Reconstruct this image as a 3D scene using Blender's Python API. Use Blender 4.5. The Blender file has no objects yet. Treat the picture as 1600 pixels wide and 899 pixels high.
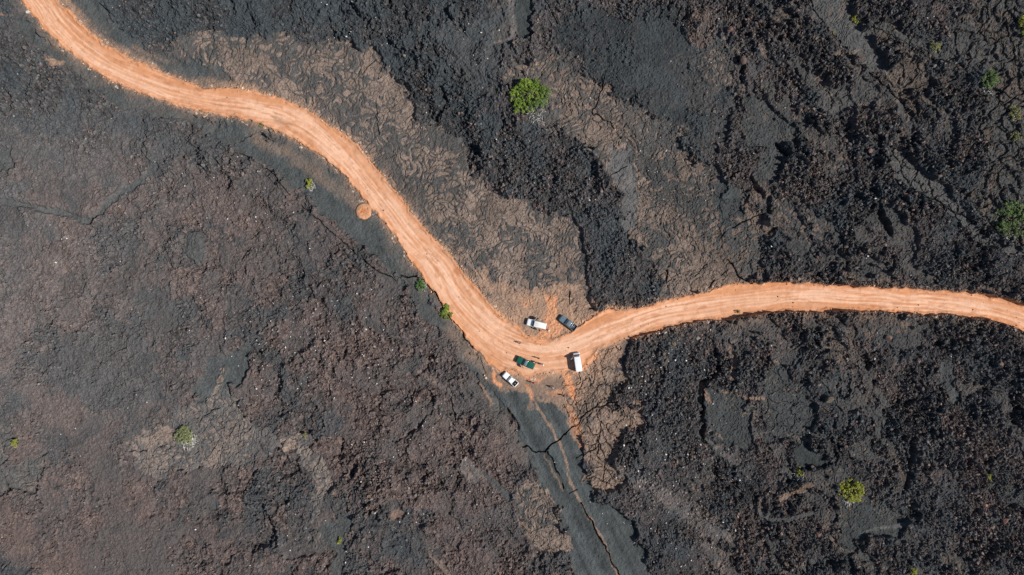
import bpy, bmesh, math, random
import numpy as np
from mathutils import Vector, Matrix

S = 0.165                       # metres of ground per pixel of the survey sketch
CXP, CYP = 800.0, 449.5
CAM_H = 264.0 * 24.0 / 36.0     # drone height above the lava field
SUN_EL, SUN_AZ = math.radians(46), math.radians(104.5)   # azimuth clockwise from +Y
rng = np.random.default_rng(11)
random.seed(7)
scene = bpy.context.scene
COL = scene.collection
f32 = np.float32

# ------------------------------------------------------------------ noise
TAB = rng.random((256, 256)).astype(f32)
TAB2 = rng.random((256, 256)).astype(f32)
TAB3 = rng.random((256, 256)).astype(f32)

def vnoise(x, y, ox=0, oy=0):
    xf = np.floor(x); yf = np.floor(y)
    fx = (x - xf).astype(f32); fy = (y - yf).astype(f32)
    xi = (xf.astype(np.int32) + ox) & 255; yi = (yf.astype(np.int32) + oy) & 255
    x1 = (xi + 1) & 255; y1 = (yi + 1) & 255
    fx = fx * fx * fx * (fx * (fx * 6 - 15) + 10); fy = fy * fy * fy * (fy * (fy * 6 - 15) + 10)
    a = TAB[yi, xi]; b = TAB[yi, x1]; c = TAB[y1, xi]; d = TAB[y1, x1]
    t = a + (b - a) * fx
    return t + ((c + (d - c) * fx) - t) * fy

def fbm(x, y, octs, seed=0, gain=0.5):
    v = 0; amp = 1.0; tot = 0; s = 1.0
    for i in range(octs):
        v = v + amp * vnoise(x * s + i * 7.31, y * s + i * 3.17, seed * 37 + i * 11, seed * 53 + i * 17)
        tot += amp; amp *= gain; s *= 2.03
    return v / tot

def voronoi(x, y, seed=0, jit=0.9):
    xf = np.floor(x).astype(np.int32); yf = np.floor(y).astype(np.int32)
    fx = (x - xf).astype(f32); fy = (y - yf).astype(f32)
    f1 = np.full(x.shape, 9, f32); f2 = np.full(x.shape, 9, f32); rid = np.zeros(x.shape, f32)
    for dy in (-1, 0, 1):
        for dx in (-1, 0, 1):
            xi = (xf + dx + seed * 31) & 255; yi = (yf + dy + seed * 67) & 255
            ax = dx + 0.5 + jit * (TAB[yi, xi] - 0.5) - fx
            ay = dy + 0.5 + jit * (TAB2[yi, xi] - 0.5) - fy
            d = ax * ax + ay * ay
            m = d < f1
            f2 = np.where(m, f1, np.minimum(f2, d))
            rid = np.where(m, TAB3[yi, xi], rid)
            f1 = np.where(m, d, f1)
    return np.sqrt(f1), np.sqrt(f2), rid

def sstep(a, b, x):
    t = np.clip((x - a) / (b - a), 0, 1)
    return t * t * (3 - 2 * t)

# ------------------------------------------------------------------ ground grid (metres), fine inside, coarse outwards
def axis(half, step, far):
    inner = np.arange(-half, half + step * 0.5, step)
    out = []; d = step; p = half
    while p < far:
        d *= 1.13; p += d; out.append(p)
    out = np.array(out)
    return np.concatenate([-out[::-1], inner, out])
STEP = 0.15
gx = axis(150.0, STEP, 1500.0); gy = axis(92.0, STEP, 1500.0)
NX, NY = len(gx), len(gy)
X, Y = np.meshgrid(gx, gy); X = X.astype(f32); Y = Y.astype(f32)
PX = X / S + CXP; PY = CYP - Y / S
fade = np.clip(1 - (np.maximum(np.abs(X) - 150, np.abs(Y) - 92)) / 25.0, 0, 1).astype(f32)
ONE = np.ones_like(X)

def W(px, py): return ((px - CXP) * S, (CYP - py) * S)

# ragged coordinates for borders
wx = (fbm(X / 7.0, Y / 7.0, 4, 1) - .5); wy = (fbm(X / 7.0, Y / 7.0, 4, 2) - .5)
wfx = (fbm(X / 1.3, Y / 1.3, 2, 3) - .5); wfy = (fbm(X / 1.3, Y / 1.3, 2, 4) - .5)
ZX = PX + wx * 26 + wfx * 7; ZY = PY + wy * 26 + wfy * 7          # zones
RX = PX + wx * 6 + wfx * 5.5; RY = PY + wy * 6 + wfy * 5.5             # road border
KX = PX + wx * 5 + wfx * 5; KY = PY + wy * 5 + wfy * 5             # cracks

DITH = fbm(X / 2.6, Y / 2.6, 4, 71, .6)

def window(pts, margin):
    p = np.array(pts, float)
    x0, x1 = p[:, 0].min() - margin, p[:, 0].max() + margin
    y0, y1 = p[:, 1].min() - margin, p[:, 1].max() + margin
    i0 = np.searchsorted(gx, (x0 - CXP) * S); i1 = np.searchsorted(gx, (x1 - CXP) * S)
    j0 = np.searchsorted(gy, (CYP - y1) * S); j1 = np.searchsorted(gy, (CYP - y0) * S)
    return slice(max(j0 - 1, 0), j1 + 1), slice(max(i0 - 1, 0), i1 + 1)

def seg_d2(x, y, a, b):
    dx, dy = b[0] - a[0], b[1] - a[1]
    L = dx * dx + dy * dy + 1e-9
    t = np.clip(((x - a[0]) * dx + (y - a[1]) * dy) / L, 0, 1)
    ex = x - a[0] - t * dx; ey = y - a[1] - t * dy
    return ex * ex + ey * ey, t

def poly_sd(x, y, poly):
    d = np.full(x.shape, 1e9, f32); ins = np.zeros(x.shape, bool)
    n = len(poly)
    for i in range(n):
        a = poly[i]; b = poly[(i + 1) % n]
        dd, _ = seg_d2(x, y, a, b); d = np.minimum(d, dd)
        if a[1] != b[1]:
            c = ((a[1] > y) != (b[1] > y)) & (x < (b[0] - a[0]) * (y - a[1]) / (b[1] - a[1]) + a[0])
            ins ^= c
    d = np.sqrt(d)
    return np.where(ins, -d, d)

def line_d(x, y, pts):
    d = np.full(x.shape, 1e9, f32)
    for a, b in zip(pts[:-1], pts[1:]):
        dd, _ = seg_d2(x, y, a, b); d = np.minimum(d, dd)
    return np.sqrt(d)

def zmask(poly, soft=5.0, margin=45, xs=None, ys=None):
    w = window(poly, margin)
    if xs is None:
        sd = poly_sd(ZX[w], ZY[w], poly) + (DITH[w] - .5) * min(soft, 12) * 4.5
        k = min(soft * .5, 3.0)
        return w, (1 - sstep(-k, k, sd)).astype(f32)
    return w, (1 - sstep(-soft, soft, poly_sd(xs[w], ys[w], poly))).astype(f32)

def lmask(pts, width, soft=3.0, margin=40):
    w = window(pts, margin)
    dd = line_d(ZX[w] * .5 + PX[w] * .5, ZY[w] * .5 + PY[w] * .5, pts) + (DITH[w] - .5) * width * .6
    return w, (1 - sstep(width * .5 - soft * .5, width * .5 + soft * .5, dd)).astype(f32)

# ------------------------------------------------------------------ fields
F = {}
UP = [(70, -80), (90, 0), (120, 33), (140, 50), (175, 75), (208, 93), (250, 111), (288, 126), (318, 136), (362, 139), (400, 144), (445, 155), (482, 172), (507, 190), (540, 212), (560, 227), (580, 252), (607, 285), (632, 312), (652, 342), (680, 372), (707, 405), (737, 442), (763, 472), (780, 492), (800, 499), (812, 512), (818, 523), (836, 529), (860, 531), (876, 527), (890, 520), (902, 512), (914, 503), (932, 491), (948, 482), (972, 484), (1007, 479), (1032, 474), (1057, 468), (1095, 457), (1122, 449), (1154, 443), (1195, 442), (1262, 443), (1350, 448), (1397, 448), (1465, 454), (1516, 459), (1559, 465), (1586, 473), (1600, 479), (1700, 520)]
LO = [(1700, 560), (1600, 518), (1580, 509), (1546, 499), (1499, 494), (1431, 489), (1364, 487), (1296, 486), (1229, 486), (1195, 489), (1144, 496), (1094, 502), (1050, 511), (1012, 521), (975, 531), (952, 540), (938, 545), (926, 557), (914, 572), (905, 580), (888, 576), (878, 580), (862, 583), (846, 581), (834, 588), (818, 590), (804, 578), (792, 580), (778, 580), (770, 574), (762, 568), (748, 550), (740, 541), (722, 520), (708, 498), (691, 475), (671, 449), (652, 422), (640, 405), (620, 375), (600, 347), (582, 330), (562, 305), (542, 282), (525, 262), (505, 247), (482, 232), (465, 222), (445, 210), (425, 200), (400, 191), (350, 180), (300, 170), (250, 157), (212, 144), (175, 127), (150, 112), (120, 90), (95, 70), (75, 50), (55, 27), (37, 5), (10, -60)]
wR0 = window(UP + LO, 60); sdr0 = np.full(X.shape, 99., f32); sdr0[wR0] = poly_sd(PX[wR0], PY[wR0], UP + LO)
u = PX / 1600.0; v = PY / 899.0
F['rough'] = (0.52 + 0.50 * sstep(.35, .75, u) - 0.1 * sstep(.4, 0., u)).astype(f32)
F['red'] = (0.85 * (1 - sstep(.42, .62, u)) * sstep(.2, .38, v) + .12 + .30 * sstep(.42, .6, u)).astype(f32)
F['rough'] += .10 * (1 - sstep(.35, .45, u)) - .10 * (1 - sstep(.05, .28, u)); HAZE0 = (.32 * sstep(.34, .0, u) * sstep(.1, .3, v) * sstep(.95, .6, v)).astype(f32)  # haze at the far left, painted as a paler rock colour
F['pah'] = ONE * 0; F['tan'] = ONE * 0; F['ash'] = ONE * 0; F['pale'] = HAZE0.copy(); F['dust'] = ONE * 0
F['z'] = ONE * 0.8; F['slab'] = ONE * 0; F['black'] = (0.62 * sstep(.5, .72, u)).astype(f32); F['rope'] = ONE * 0
F['bigl'] = (sstep(.6, .8, u)).astype(f32)

def put(w, m, **kw):
    for k, val in kw.items():
        F[k][w] = F[k][w] * (1 - m) + val * m

def zone(poly, soft=5.0, **kw):
    w, m = zmask(poly, soft); put(w, m, **kw)

def strip(pts, width, soft=3.0, **kw):
    w, m = lmask(pts, width, soft); put(w, m, **kw)

ASH = dict(ash=1, rough=.10, pah=0, tan=0, z=.15, red=.05, black=0, bigl=0)
PAH = dict(pah=1, rough=.10, z=.25, red=.15, black=0, bigl=0)

# top: blue-black clinker
zone([(140, -30), (760, -30), (780, 60), (790, 130), (740, 190), (700, 210), (640, 160), (600, 90), (540, 70), (460, 70), (340, 55), (240, 78), (190, 50)], 12, red=.0, black=.45, rough=.6, z=.9)
zone([(-40, 30), (50, 45), (100, 100), (180, 160), (140, 190), (60, 170), (-40, 190)], 14, red=.08, black=.1, rough=.75, bigl=.5)
zone([(620, 60), (680, 80), (760, 160), (850, 215), (870, 260), (800, 300), (740, 250), (690, 200), (640, 150)], 10, black=.6, rough=.85, z=1.1, red=.05)
# upper middle: fine dark ground
zone([(880, 20), (1060, 20), (1140, 60), (1150, 130), (1130, 230), (1060, 240), (980, 160), (930, 120), (860, 60)], 14, ash=.40, rough=.42, black=.8, z=.6, red=.12, bigl=.25)
zone([(660, 40), (790, 30), (800, 90), (790, 150), (730, 130), (690, 80)], 14, ash=.35, rough=.35, black=.6, pale=.15)
zone([(803, -20), (836, -20), (834, 45), (826, 66), (806, 62)], 4, **dict(ASH, black=.55))
strip([(800, -10), (798, 20), (803, 60), (790, 72)], 9, 6, pale=.35, tan=.25, rough=.12)
zone([(775, 45), (802, 40), (804, 64), (785, 76), (776, 66)], 5, tan=.35, pah=.8, rough=.1)
# P1 pahoehoe with tan dust
P1 = [(262, 82), (285, 55), (320, 48), (345, 55), (400, 55), (440, 50), (455, 68), (480, 75), (500, 62), (530, 68), (560, 75), (575, 85), (590, 82), (605, 105), (620, 115), (637, 145), (643, 165), (650, 200), (687, 197), (720, 215), (725, 240), (737, 272), (770, 292), (790, 307), (830, 312), (855, 332), (900, 350), (910, 375), (917, 400), (922, 425), (925, 452), (931, 479), (934, 495), (900, 545), (800, 540), (740, 470), (690, 400), (600, 300), (530, 220), (460, 175), (400, 158), (330, 148), (290, 128), (270, 100)]
zone(P1, 6, **dict(PAH, tan=.60, rope=.6))
zone([(262, 60), (400, 60), (470, 75), (540, 90), (520, 150), (460, 150), (400, 140), (300, 125)], 14, tan=.58)
zone([(590, 230), (700, 215), (740, 290), (720, 340), (650, 330), (600, 270)], 14, tan=.46, black=.3)
zone([(730, 300), (800, 310), (880, 345), (915, 390), (915, 440), (820, 450), (760, 410), (720, 360)], 12, tan=.74)
zone([(740, 430), (800, 445), (850, 448), (890, 440), (930, 470), (935, 500), (890, 540), (820, 530), (770, 490)], 8, tan=.92, dust=.46, rope=.1, pah=.7)
zone([(800, 470), (850, 450), (880, 455), (905, 490), (895, 525), (840, 532), (812, 510)], 8, dust=.62)
zone([(935, 500), (950, 470), (990, 482), (975, 496)], 7, dust=.75)
zone([(573, 85), (590, 83), (588, 105), (576, 124), (564, 118)], 2, tan=1.0, rope=0)
# ash shoulder on the upper side of the road
zone([(92, -30), (150, -30), (170, 28), (200, 58), (235, 80), (290, 98), (335, 112), (380, 138), (300, 145), (250, 118), (200, 95), (150, 60), (110, 30)], 7, **ASH)
strip([(100, 0), (140, 45), (190, 80), (250, 108)], 12, 10, dust=.35)
strip([(205, 75), (240, 88), (262, 97)], 7, 5, dust=.22, red=.3)
strip([(300, 128), (345, 133), (400, 142)], 12, 8, dust=.3)
# ash shoulder on the lower side
S2 = [(25, 20), (60, 45), (90, 72), (130, 103), (170, 133), (220, 153), (300, 178), (350, 188), (400, 198), (450, 220), (500, 252), (550, 298), (590, 345), (630, 400), (665, 450), (700, 500), (740, 550), (775, 600), (800, 640), (770, 640), (750, 600), (735, 575), (705, 530), (675, 500), (645, 470), (620, 440), (590, 408), (550, 375), (500, 330), (465, 295), (425, 262), (390, 240), (340, 215), (300, 195), (240, 182), (190, 165), (140, 140), (100, 105), (60, 75), (35, 55)]
zone(S2, 4, **ASH)
strip([(400, 215), (450, 240), (510, 285), (560, 325)], 16, 14, dust=.22)
strip([(700, 515), (740, 560), (765, 590)], 14, 12, dust=.25)
zone([(62, 85), (75, 82), (100, 102), (85, 104)], 5, dust=.55, ash=1, rough=.15)
zone([(-20, 20), (25, 24), (22, 34), (-20, 34)], 5, dust=.4, ash=1, rough=.15)
# old cinder track
TRACK = [(776, 596), (800, 600), (840, 600), (880, 610), (896, 640), (906, 690), (912, 740), (930, 768), (962, 791), (980, 814), (995, 836), (1015, 864), (1032, 897), (1075, 965), (930, 965), (902, 899), (897, 874), (895, 844), (882, 819), (867, 786), (850, 756), (835, 731), (815, 699), (800, 660), (786, 626)]
zone(TRACK, 6, **ASH)
strip([(735, 600), (760, 625), (800, 690), (820, 720)], 22, 14, ash=.7, rough=.25, dust=.08)
# P3, P4 tan flats either side of the track
zone([(886, 590), (900, 572), (920, 562), (940, 543), (962, 538), (972, 560), (965, 585), (975, 602), (957, 630), (962, 645), (985, 640), (1005, 622), (1006, 650), (988, 668), (965, 680), (958, 695), (962, 724), (975, 744), (967, 759), (950, 766), (935, 769), (917, 751), (912, 719), (910, 689), (900, 674), (895, 650), (890, 620)], 8, **dict(PAH, tan=.93, rope=.15, slab=.55, dust=.14))
zone([(890, 580), (925, 555), (960, 535), (965, 560), (930, 600), (905, 640), (895, 620)], 8, dust=.38)
zone([(822, 751), (837, 754), (847, 766), (862, 789), (875, 814), (887, 836), (896, 859), (892, 871), (867, 874), (845, 859), (827, 836), (810, 824), (805, 799), (802, 774)], 4, **dict(PAH, tan=.74, rope=.5, slab=.3))
strip([(968, 735), (1000, 750), (1032, 772), (1075, 800), (1125, 832)], 24, 22, pale=.34, rough=.6, tan=.12, red=.5, black=.0, bigl=.1)
strip([(1100, 850), (1125, 885)], 10, 8, pale=.3, tan=.2, rough=.3)
# central clinker tongue
A1 = [(790, 195), (830, 190), (880, 205), (910, 230), (930, 245), (950, 265), (955, 300), (970, 350), (980, 380), (1010, 410), (1035, 440), (1020, 470), (990, 482), (931, 482), (925, 450), (920, 420), (912, 375), (900, 350), (855, 330), (830, 312), (790, 300), (760, 240)]
# P5 mottled pahoehoe right of it
P5 = [(830, 95), (870, 85), (900, 110), (930, 125), (950, 140), (1000, 165), (1040, 190), (1060, 215), (1080, 240), (1100, 260), (1125, 275), (1130, 310), (1165, 315), (1195, 330), (1205, 360), (1180, 380), (1190, 440), (1150, 450), (1100, 465), (1060, 478), (1010, 485), (1035, 440), (1020, 415), (1000, 395), (977, 375), (972, 347), (962, 320), (952, 290), (950, 262), (927, 242), (900, 220), (880, 200), (850, 190), (830, 180), (800, 170), (785, 140), (810, 110)]
zone(P5, 12, **dict(PAH, tan=.55, rope=.5, slab=.3))
zone([(840, 95), (900, 115), (950, 150), (1010, 180), (990, 215), (930, 210), (880, 180), (830, 150)], 14, tan=.48, rough=.22, ash=.3, dust=.05)
zone([(1000, 240), (1050, 260), (1100, 300), (1130, 350), (1100, 370), (1050, 320), (1010, 290)], 12, tan=.26, ash=.6, black=.4, rough=.2)
zone([(1020, 330), (1090, 350), (1140, 400), (1185, 440), (1060, 475), (1030, 430)], 14, tan=.72)
zone([(1085, 410), (1140, 400), (1155, 440), (1100, 460), (1070, 455)], 6, tan=.92, rope=.3)
zone([(1145, 410), (1180, 405), (1188, 440), (1165, 445)], 5, ash=.8, tan=.1, slab=.4)
zone([(955, 225), (985, 228), (994, 300), (992, 340), (985, 360), (973, 355), (970, 300), (956, 270)], 5, tan=.05, pah=.6, pale=.48, ash=.7, rope=.3)
zone([(1120, 290), (1150, 295), (1175, 325), (1165, 345), (1135, 345), (1118, 315)], 5, tan=.0, ash=.9, black=.5, rough=.15)
strip([(1165, 320), (1185, 340), (1203, 365)], 13, 4, tan=1, pah=1, rope=.4, rough=.05)
zone(A1, 3, rough=.80, black=.22, red=.22, pah=0, tan=0, ash=0, z=.75, bigl=0, pale=0)
# right: rough flow with slabs
zone([(1264, -20), (1325, -20), (1342, 25), (1352, 50), (1375, 82), (1387, 110), (1380, 122), (1350, 107), (1325, 80), (1300, 50), (1275, 22)], 4, **dict(PAH, tan=.10, rope=1.0, pale=.12))
zone([(1340, 20), (1385, 40), (1450, 70), (1500, 88), (1490, 100), (1440, 80), (1400, 60), (1360, 50)], 6, **dict(PAH, tan=.2, rope=.8, slab=.4))
zone([(1375, 120), (1405, 82), (1425, 85), (1440, 100), (1457, 140), (1445, 150), (1425, 152), (1440, 182), (1417, 170), (1390, 140)], 4, **dict(PAH, tan=.55, rope=.1, slab=.7))
zone([(1525, -40), (1680, -40), (1680, 400), (1600, 390), (1570, 368), (1530, 340), (1508, 310), (1530, 270), (1540, 230), (1528, 180), (1533, 140), (1545, 110), (1510, 92), (1482, 78), (1490, 40), (1515, 20)], 6, **dict(PAH, tan=.48, rope=.3, slab=1.0))
zone([(1375, 240), (1412, 242), (1437, 262), (1462, 287), (1495, 317), (1540, 368), (1600, 398), (1600, 410), (1530, 382), (1475, 322), (1437, 300), (1412, 290), (1387, 265)], 3, **dict(PAH, tan=.08, pale=.18, ash=.5, rope=.3, slab=.6))
zone([(1240, 105), (1270, 115), (1300, 132), (1330, 150), (1332, 172), (1300, 190), (1280, 170), (1257, 142)], 5, **dict(PAH, tan=.25, pale=.08, rope=.2, slab=.5))
zone([(1268, 117), (1292, 122), (1310, 140), (1300, 152), (1280, 142)], 4, tan=.9)
zone([(1160, 150), (1200, 160), (1230, 190), (1240, 215), (1220, 240), (1207, 285), (1182, 250), (1160, 220)], 8, **dict(PAH, tan=.03, ash=.35, rope=1.0, rough=.28, black=.35))
zone([(1095, 610), (1130, 608), (1167, 624), (1178, 650), (1172, 690), (1130, 692), (1105, 672), (1098, 640)], 6, **dict(ASH, black=.55, rough=.30, pah=.75, rope=1.0, tan=.12))
zone([(1235, 697), (1260, 690), (1295, 705), (1297, 725), (1260, 732), (1240, 720)], 4, **dict(ASH, black=.8))
zone([(1310, 770), (1380, 788), (1425, 810), (1400, 832), (1350, 838), (1325, 860), (1332, 910), (1308, 910), (1318, 850)], 7, **dict(ASH, black=.6, rough=.34, pah=.75, rope=1.0, tan=.10))
zone([(1535, 740), (1555, 752), (1580, 765), (1640, 772), (1640, 805), (1580, 790), (1550, 765)], 3, **dict(PAH, tan=.05, rope=.8, ash=.6))
zone([(1465, 572), (1485, 572), (1492, 597), (1503, 616), (1497, 628), (1482, 607), (1467, 595)], 3, **dict(PAH, tan=.0, rope=1.0, ash=.5))
zone([(1195, 560), (1220, 580), (1250, 602), (1272, 640), (1277, 672), (1240, 692), (1195, 684)], 6, **dict(PAH, tan=.08, ash=.3, slab=.35, rope=.7, rough=.25, black=.4))
zone([(1280, 180), (1420, 210), (1380, 250), (1290, 230)], 14, red=.5, black=.35)
zone([(1330, 420), (1250, 250), (1300, 240), (1420, 330), (1500, 420), (1400, 440)], 24, red=.35, black=.45)
zone([(1062, 30), (1085, 20), (1118, 22), (1112, 50), (1095, 72), (1070, 66)], 5, red=1, black=0, rough=.9, dust=.05, ash=0)
zone([(1150, 70), (1190, 85), (1210, 130), (1190, 145), (1155, 130)], 9, red=1, black=.0, rough=.8)
zone([(1290, 170), (1330, 160), (1380, 172), (1385, 195), (1330, 205)], 9, red=.8, black=.1)
zone([(1170, 30), (1230, 60), (1260, 130), (1220, 150), (1180, 120), (1160, 70)], 12, red=.55, black=.25)
zone([(1290, 790), (1400, 690), (1500, 660), (1620, 690), (1620, 920), (1440, 920), (1420, 820)], 25, red=.5, black=.35, rough=.9)
zone([(965, 530), (1000, 518), (1030, 540), (1025, 620), (1005, 690), (985, 740), (960, 735), (1000, 640), (970, 610)], 12, z=.1)
def natural(m, **kw):
    for k, val in kw.items(): F[k] = (F[k] * (1 - m) + val * m).astype(f32)
_a = fbm((X * .62 - Y * .78) / 16. + wx * 2, (X * .78 + Y * .62) / 6.5 + wy * 2, 4, 72)
_reg = sstep(.60, .72, u) * sstep(4, 10, sdr0) * (1 - np.clip(F['pah'] * 2, 0, 1))
natural(sstep(.62, .67, _a) * _reg, pah=.7, rough=.30, ash=.2, rope=.9, slab=.35, tan=.14, bigl=.2, black=.45)
natural(sstep(.63, .67, _a) * _reg * sstep(.5, .6, fbm(X / 5., Y / 5., 3, 73)), tan=.45)
natural(sstep(.545, .60, fbm(X / 13., Y / 13., 4, 74)) * _reg * .8, red=.7, black=.22, bigl=.1)
_l = fbm(X / 11. + wx * 2, Y / 11. + wy * 2, 4, 75)
_regl = (1 - sstep(.40, .50, u)) * sstep(.22, .35, v) * sstep(6, 16, sdr0) * (1 - np.clip(F['pah'] + F['ash'], 0, 1))
natural(sstep(.56, .64, _l) * _regl * .7, red=.18, black=.15, rough=.62)
natural(sstep(.60, .66, fbm(X / 8., Y / 8., 4, 76)) * _regl * .7, pah=.5, rough=.28, ash=.25, pale=.06)
natural(sstep(15, 5, sdr0 + (DITH - .5) * 16) * (1 - sstep(.5, .56, u)) * (1 - np.clip(F['pah'], 0, 1)), **dict(ASH, rough=.14))
for ln, wd, kw in [([(1097, 604), (1104, 618), (1112, 628)], 8, dict(tan=1, rough=.1, pah=1, dust=.14)),
                   ([(1128, 612), (1160, 620), (1200, 626)], 5, dict(tan=1, pah=1, rough=.15, dust=.08)),
                   ([(1140, 545), (1148, 570), (1146, 590)], 9, dict(tan=1, pah=1, rough=.2, dust=.06)),
                   ([(1217, 775), (1240, 766), (1266, 758)], 9, dict(tan=1, pah=1, rough=.06, rope=0, dust=.16, z=1.3)),
                   ([(1178, 790), (1200, 812), (1230, 812), (1275, 798)], 7, dict(pale=.16, pah=.8, rough=.2)),
                   ([(1345, 836), (1372, 823), (1412, 819)], 4, dict(pale=.35, pah=.8, rough=.1)),
                   ([(1130, 620), (1136, 640), (1150, 600)], 5, dict(tan=.3, pah=.5)),
                   ([(1105, 690), (1130, 705), (1150, 720)], 10, dict(tan=.3, pale=.2, rough=.3))]:
    strip(ln, wd, 3, **kw)
# left: smooth patches inside the brown clinker
P12 = [(202, 692), (219, 683), (263, 664), (287, 643), (324, 617), (341, 599), (361, 597), (366, 623), (378, 629), (391, 656), (432, 678), (479, 677), (506, 704), (516, 741), (506, 788), (488, 838), (486, 801), (496, 761), (472, 717), (449, 704), (415, 700), (398, 734), (351, 733), (304, 736), (229, 741), (205, 712)]
zone(P12, 6, **dict(PAH, tan=.55, pale=.30, ash=.2, rope=.25, slab=.4))
for pl in ([(219, 690), (262, 668), (276, 676), (268, 688), (225, 702)], [(282, 656), (310, 641), (316, 652), (292, 665)], [(319, 722), (332, 690), (342, 695), (328, 724)], [(432, 682), (470, 677), (468, 700), (452, 706)]):
    zone(pl, 2, tan=1.0, dust=.08, ash=0, slab=.4)
zone([(328, 558), (390, 545), (396, 575), (366, 602), (355, 628), (308, 632), (312, 600)], 5, **dict(ASH, rough=.15, pah=.4))
strip([(350, 575), (341, 600), (333, 620)], 8, 4, tan=.7, pah=1)
zone([(-30, 670), (20, 660), (24, 690), (10, 725), (61, 708), (66, 732), (50, 770), (-30, 775)], 6, **dict(PAH, tan=.22, pale=.25, ash=.4, slab=.4))
zone([(-20, 228), (25, 234), (27, 262), (20, 268), (-20, 250)], 4, **dict(ASH, pah=.3))
strip([(-20, 305), (0, 312), (30, 321), (75, 330), (110, 337), (145, 346), (170, 320), (190, 300), (225, 277), (245, 262)], 10, 5, ash=.9, rough=.15, z=.3, red=.1)
zone([(292, 360), (312, 358), (321, 375), (320, 410), (310, 418), (286, 402)], 3, pah=.9, rough=.15, pale=.2, z=1.3, red=.3)
zone([(60, 560), (110, 520), (170, 515), (205, 520), (240, 540), (255, 590), (265, 630), (220, 642), (150, 640), (90, 610)], 16, pale=.22, rough=.4, pah=.4, red=.25, slab=.4)
zone([(505, 819), (520, 809), (545, 806), (543, 824), (535, 834), (536, 854), (546, 874), (540, 910), (513, 910), (530, 866), (510, 846)], 3, **dict(PAH, tan=.02, pale=.04, ash=.8, rope=.3))
zone([(486, 830), (505, 825), (510, 852), (500, 862)], 3, tan=.45, pah=1, rough=.2)
for ln, wd, kw in [([(722, 668), (735, 682), (748, 700)], 4, dict(tan=.9, rough=.15, pah=.8)),
                   ([(690, 655), (697, 662)], 14, dict(tan=.45, rough=.3)),
                   ([(728, 730), (748, 742)], 24, dict(pale=.25, rough=.25, pah=.5, tan=.2)),
                   ([(760, 740), (775, 755), (792, 774)], 8, dict(ash=.9, rough=.15)),
                   ([(660, 841), (677, 871), (699, 900)], 6, dict(tan=.6, rough=.3, pah=.6)),
                   ([(619, 800), (626, 802)], 13, dict(dust=.25, rough=.12, red=.8)),
                   ([(655, 585), (680, 595), (692, 605)], 8, dict(tan=.3, rough=.3)),
                   ([(750, 602), (765, 632)], 6, dict(dust=.4, rough=.1)),
                   ([(530, 480), (550, 465)], 10, dict(ash=.5, rough=.3)),
                   ([(820, 585), (980, 600)], 1, dict(dust=.0))]:
    strip(ln, wd, 4, **kw)
# dusty aprons round the junction
zone([(770, 598), (790, 575), (850, 575), (900, 565), (960, 535), (975, 545), (925, 575), (915, 610), (905, 640), (895, 660), (905, 690), (910, 705), (896, 700), (888, 660), (878, 632), (850, 618), (830, 640), (815, 612)], 6, dust=.42, rough=.05)
zone([(800, 580), (830, 585), (845, 605), (880, 600), (885, 630), (850, 625), (820, 612), (790, 612)], 8, dust=.42, rough=.04, ash=.7)

zone([(750, 560), (980, 528), (968, 600), (905, 650), (918, 770), (870, 720), (830, 690), (790, 640), (765, 610)], 1, rough=.05, z=.2, bigl=0)
zone([(770, 500), (800, 490), (890, 500), (930, 500), (890, 530), (800, 530)], 1, rough=.05, z=.2)
# ------------------------------------------------------------------ road masks (real borders of the graded dirt)
wR = window(UP + LO, 60)
sdr = np.full(X.shape, 99., f32)
sdr[wR] = poly_sd(RX[wR], RY[wR], UP + LO)
jm = np.exp(-((PX - 850) / 110) ** 2 - ((PY - 535) / 75) ** 2)
sdo = sdr + (DITH - .5) * (3 + 26 * jm)
orange = (1 - sstep(-2.0 - 4 * jm, 2.0 + 5 * jm, sdo)).astype(f32)
spill = np.exp(-np.clip(sdr, 0, 60) / 4.5) * (.25 + .75 * fbm(X / 1.2, Y / 1.2, 3, 9)) + .75 * np.exp(-np.clip(sdr, 0, 90) / 11.) * sstep(.3, .7, fbm(X / 3.5, Y / 3.5, 4, 10)) * (1 - .6 * np.clip(F['rough'], 0, 1))     # dust spilled beyond the border
# tongues and puddles of orange dirt off the road
for pl, sf, val in [([(849, 450), (856, 462), (874, 460), (872, 480), (870, 500), (890, 515), (860, 533), (840, 528), (850, 505), (856, 480)], 3, .78),
                    ([(772, 580), (778, 596), (786, 604), (783, 607), (774, 600), (768, 586)], 2, 1.),
                    ([(880, 575), (893, 585), (900, 612), (898, 622), (890, 615), (884, 600), (878, 585)], 4, 1.),
                    ([(819, 600), (826, 600), (834, 622), (830, 625), (823, 612)], 2.5, .75),
                    ([(836, 595), (850, 583), (856, 578), (858, 582), (842, 598)], 2.5, .8),
                    ([(855, 613), (880, 606), (886, 612), (864, 619)], 3.5, .5),
                    ([(812, 470), (830, 468), (836, 478), (818, 482)], 6, .35),
                    ([(895, 640), (906, 660), (912, 700), (905, 702), (894, 670), (888, 630)], 4, .55)]:
    w, m = zmask(pl, sf, 30, RX, RY)
    orange[w] = np.maximum(orange[w], m * val)
F['dust'] = F['dust'].astype(f32)
STR = [(832, 622), (845, 642), (855, 660), (865, 674), (875, 694), (885, 721), (892, 754), (907, 784), (920, 806), (932, 829), (945, 854), (957, 876), (967, 896), (990, 950)]
w = window(STR, 30)
ds = line_d(RX[w], RY[w], STR)
stw = .9 + 1.3 * vnoise(X[w] / 3, Y[w] / 3)
F['dust'][w] = np.maximum(F['dust'][w], .48 * (1 - sstep(stw * .7, stw * .7 + 1.8, ds + (DITH[w] - .5) * 2)))
w = window([(855, 706), (885, 765)], 20)
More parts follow.
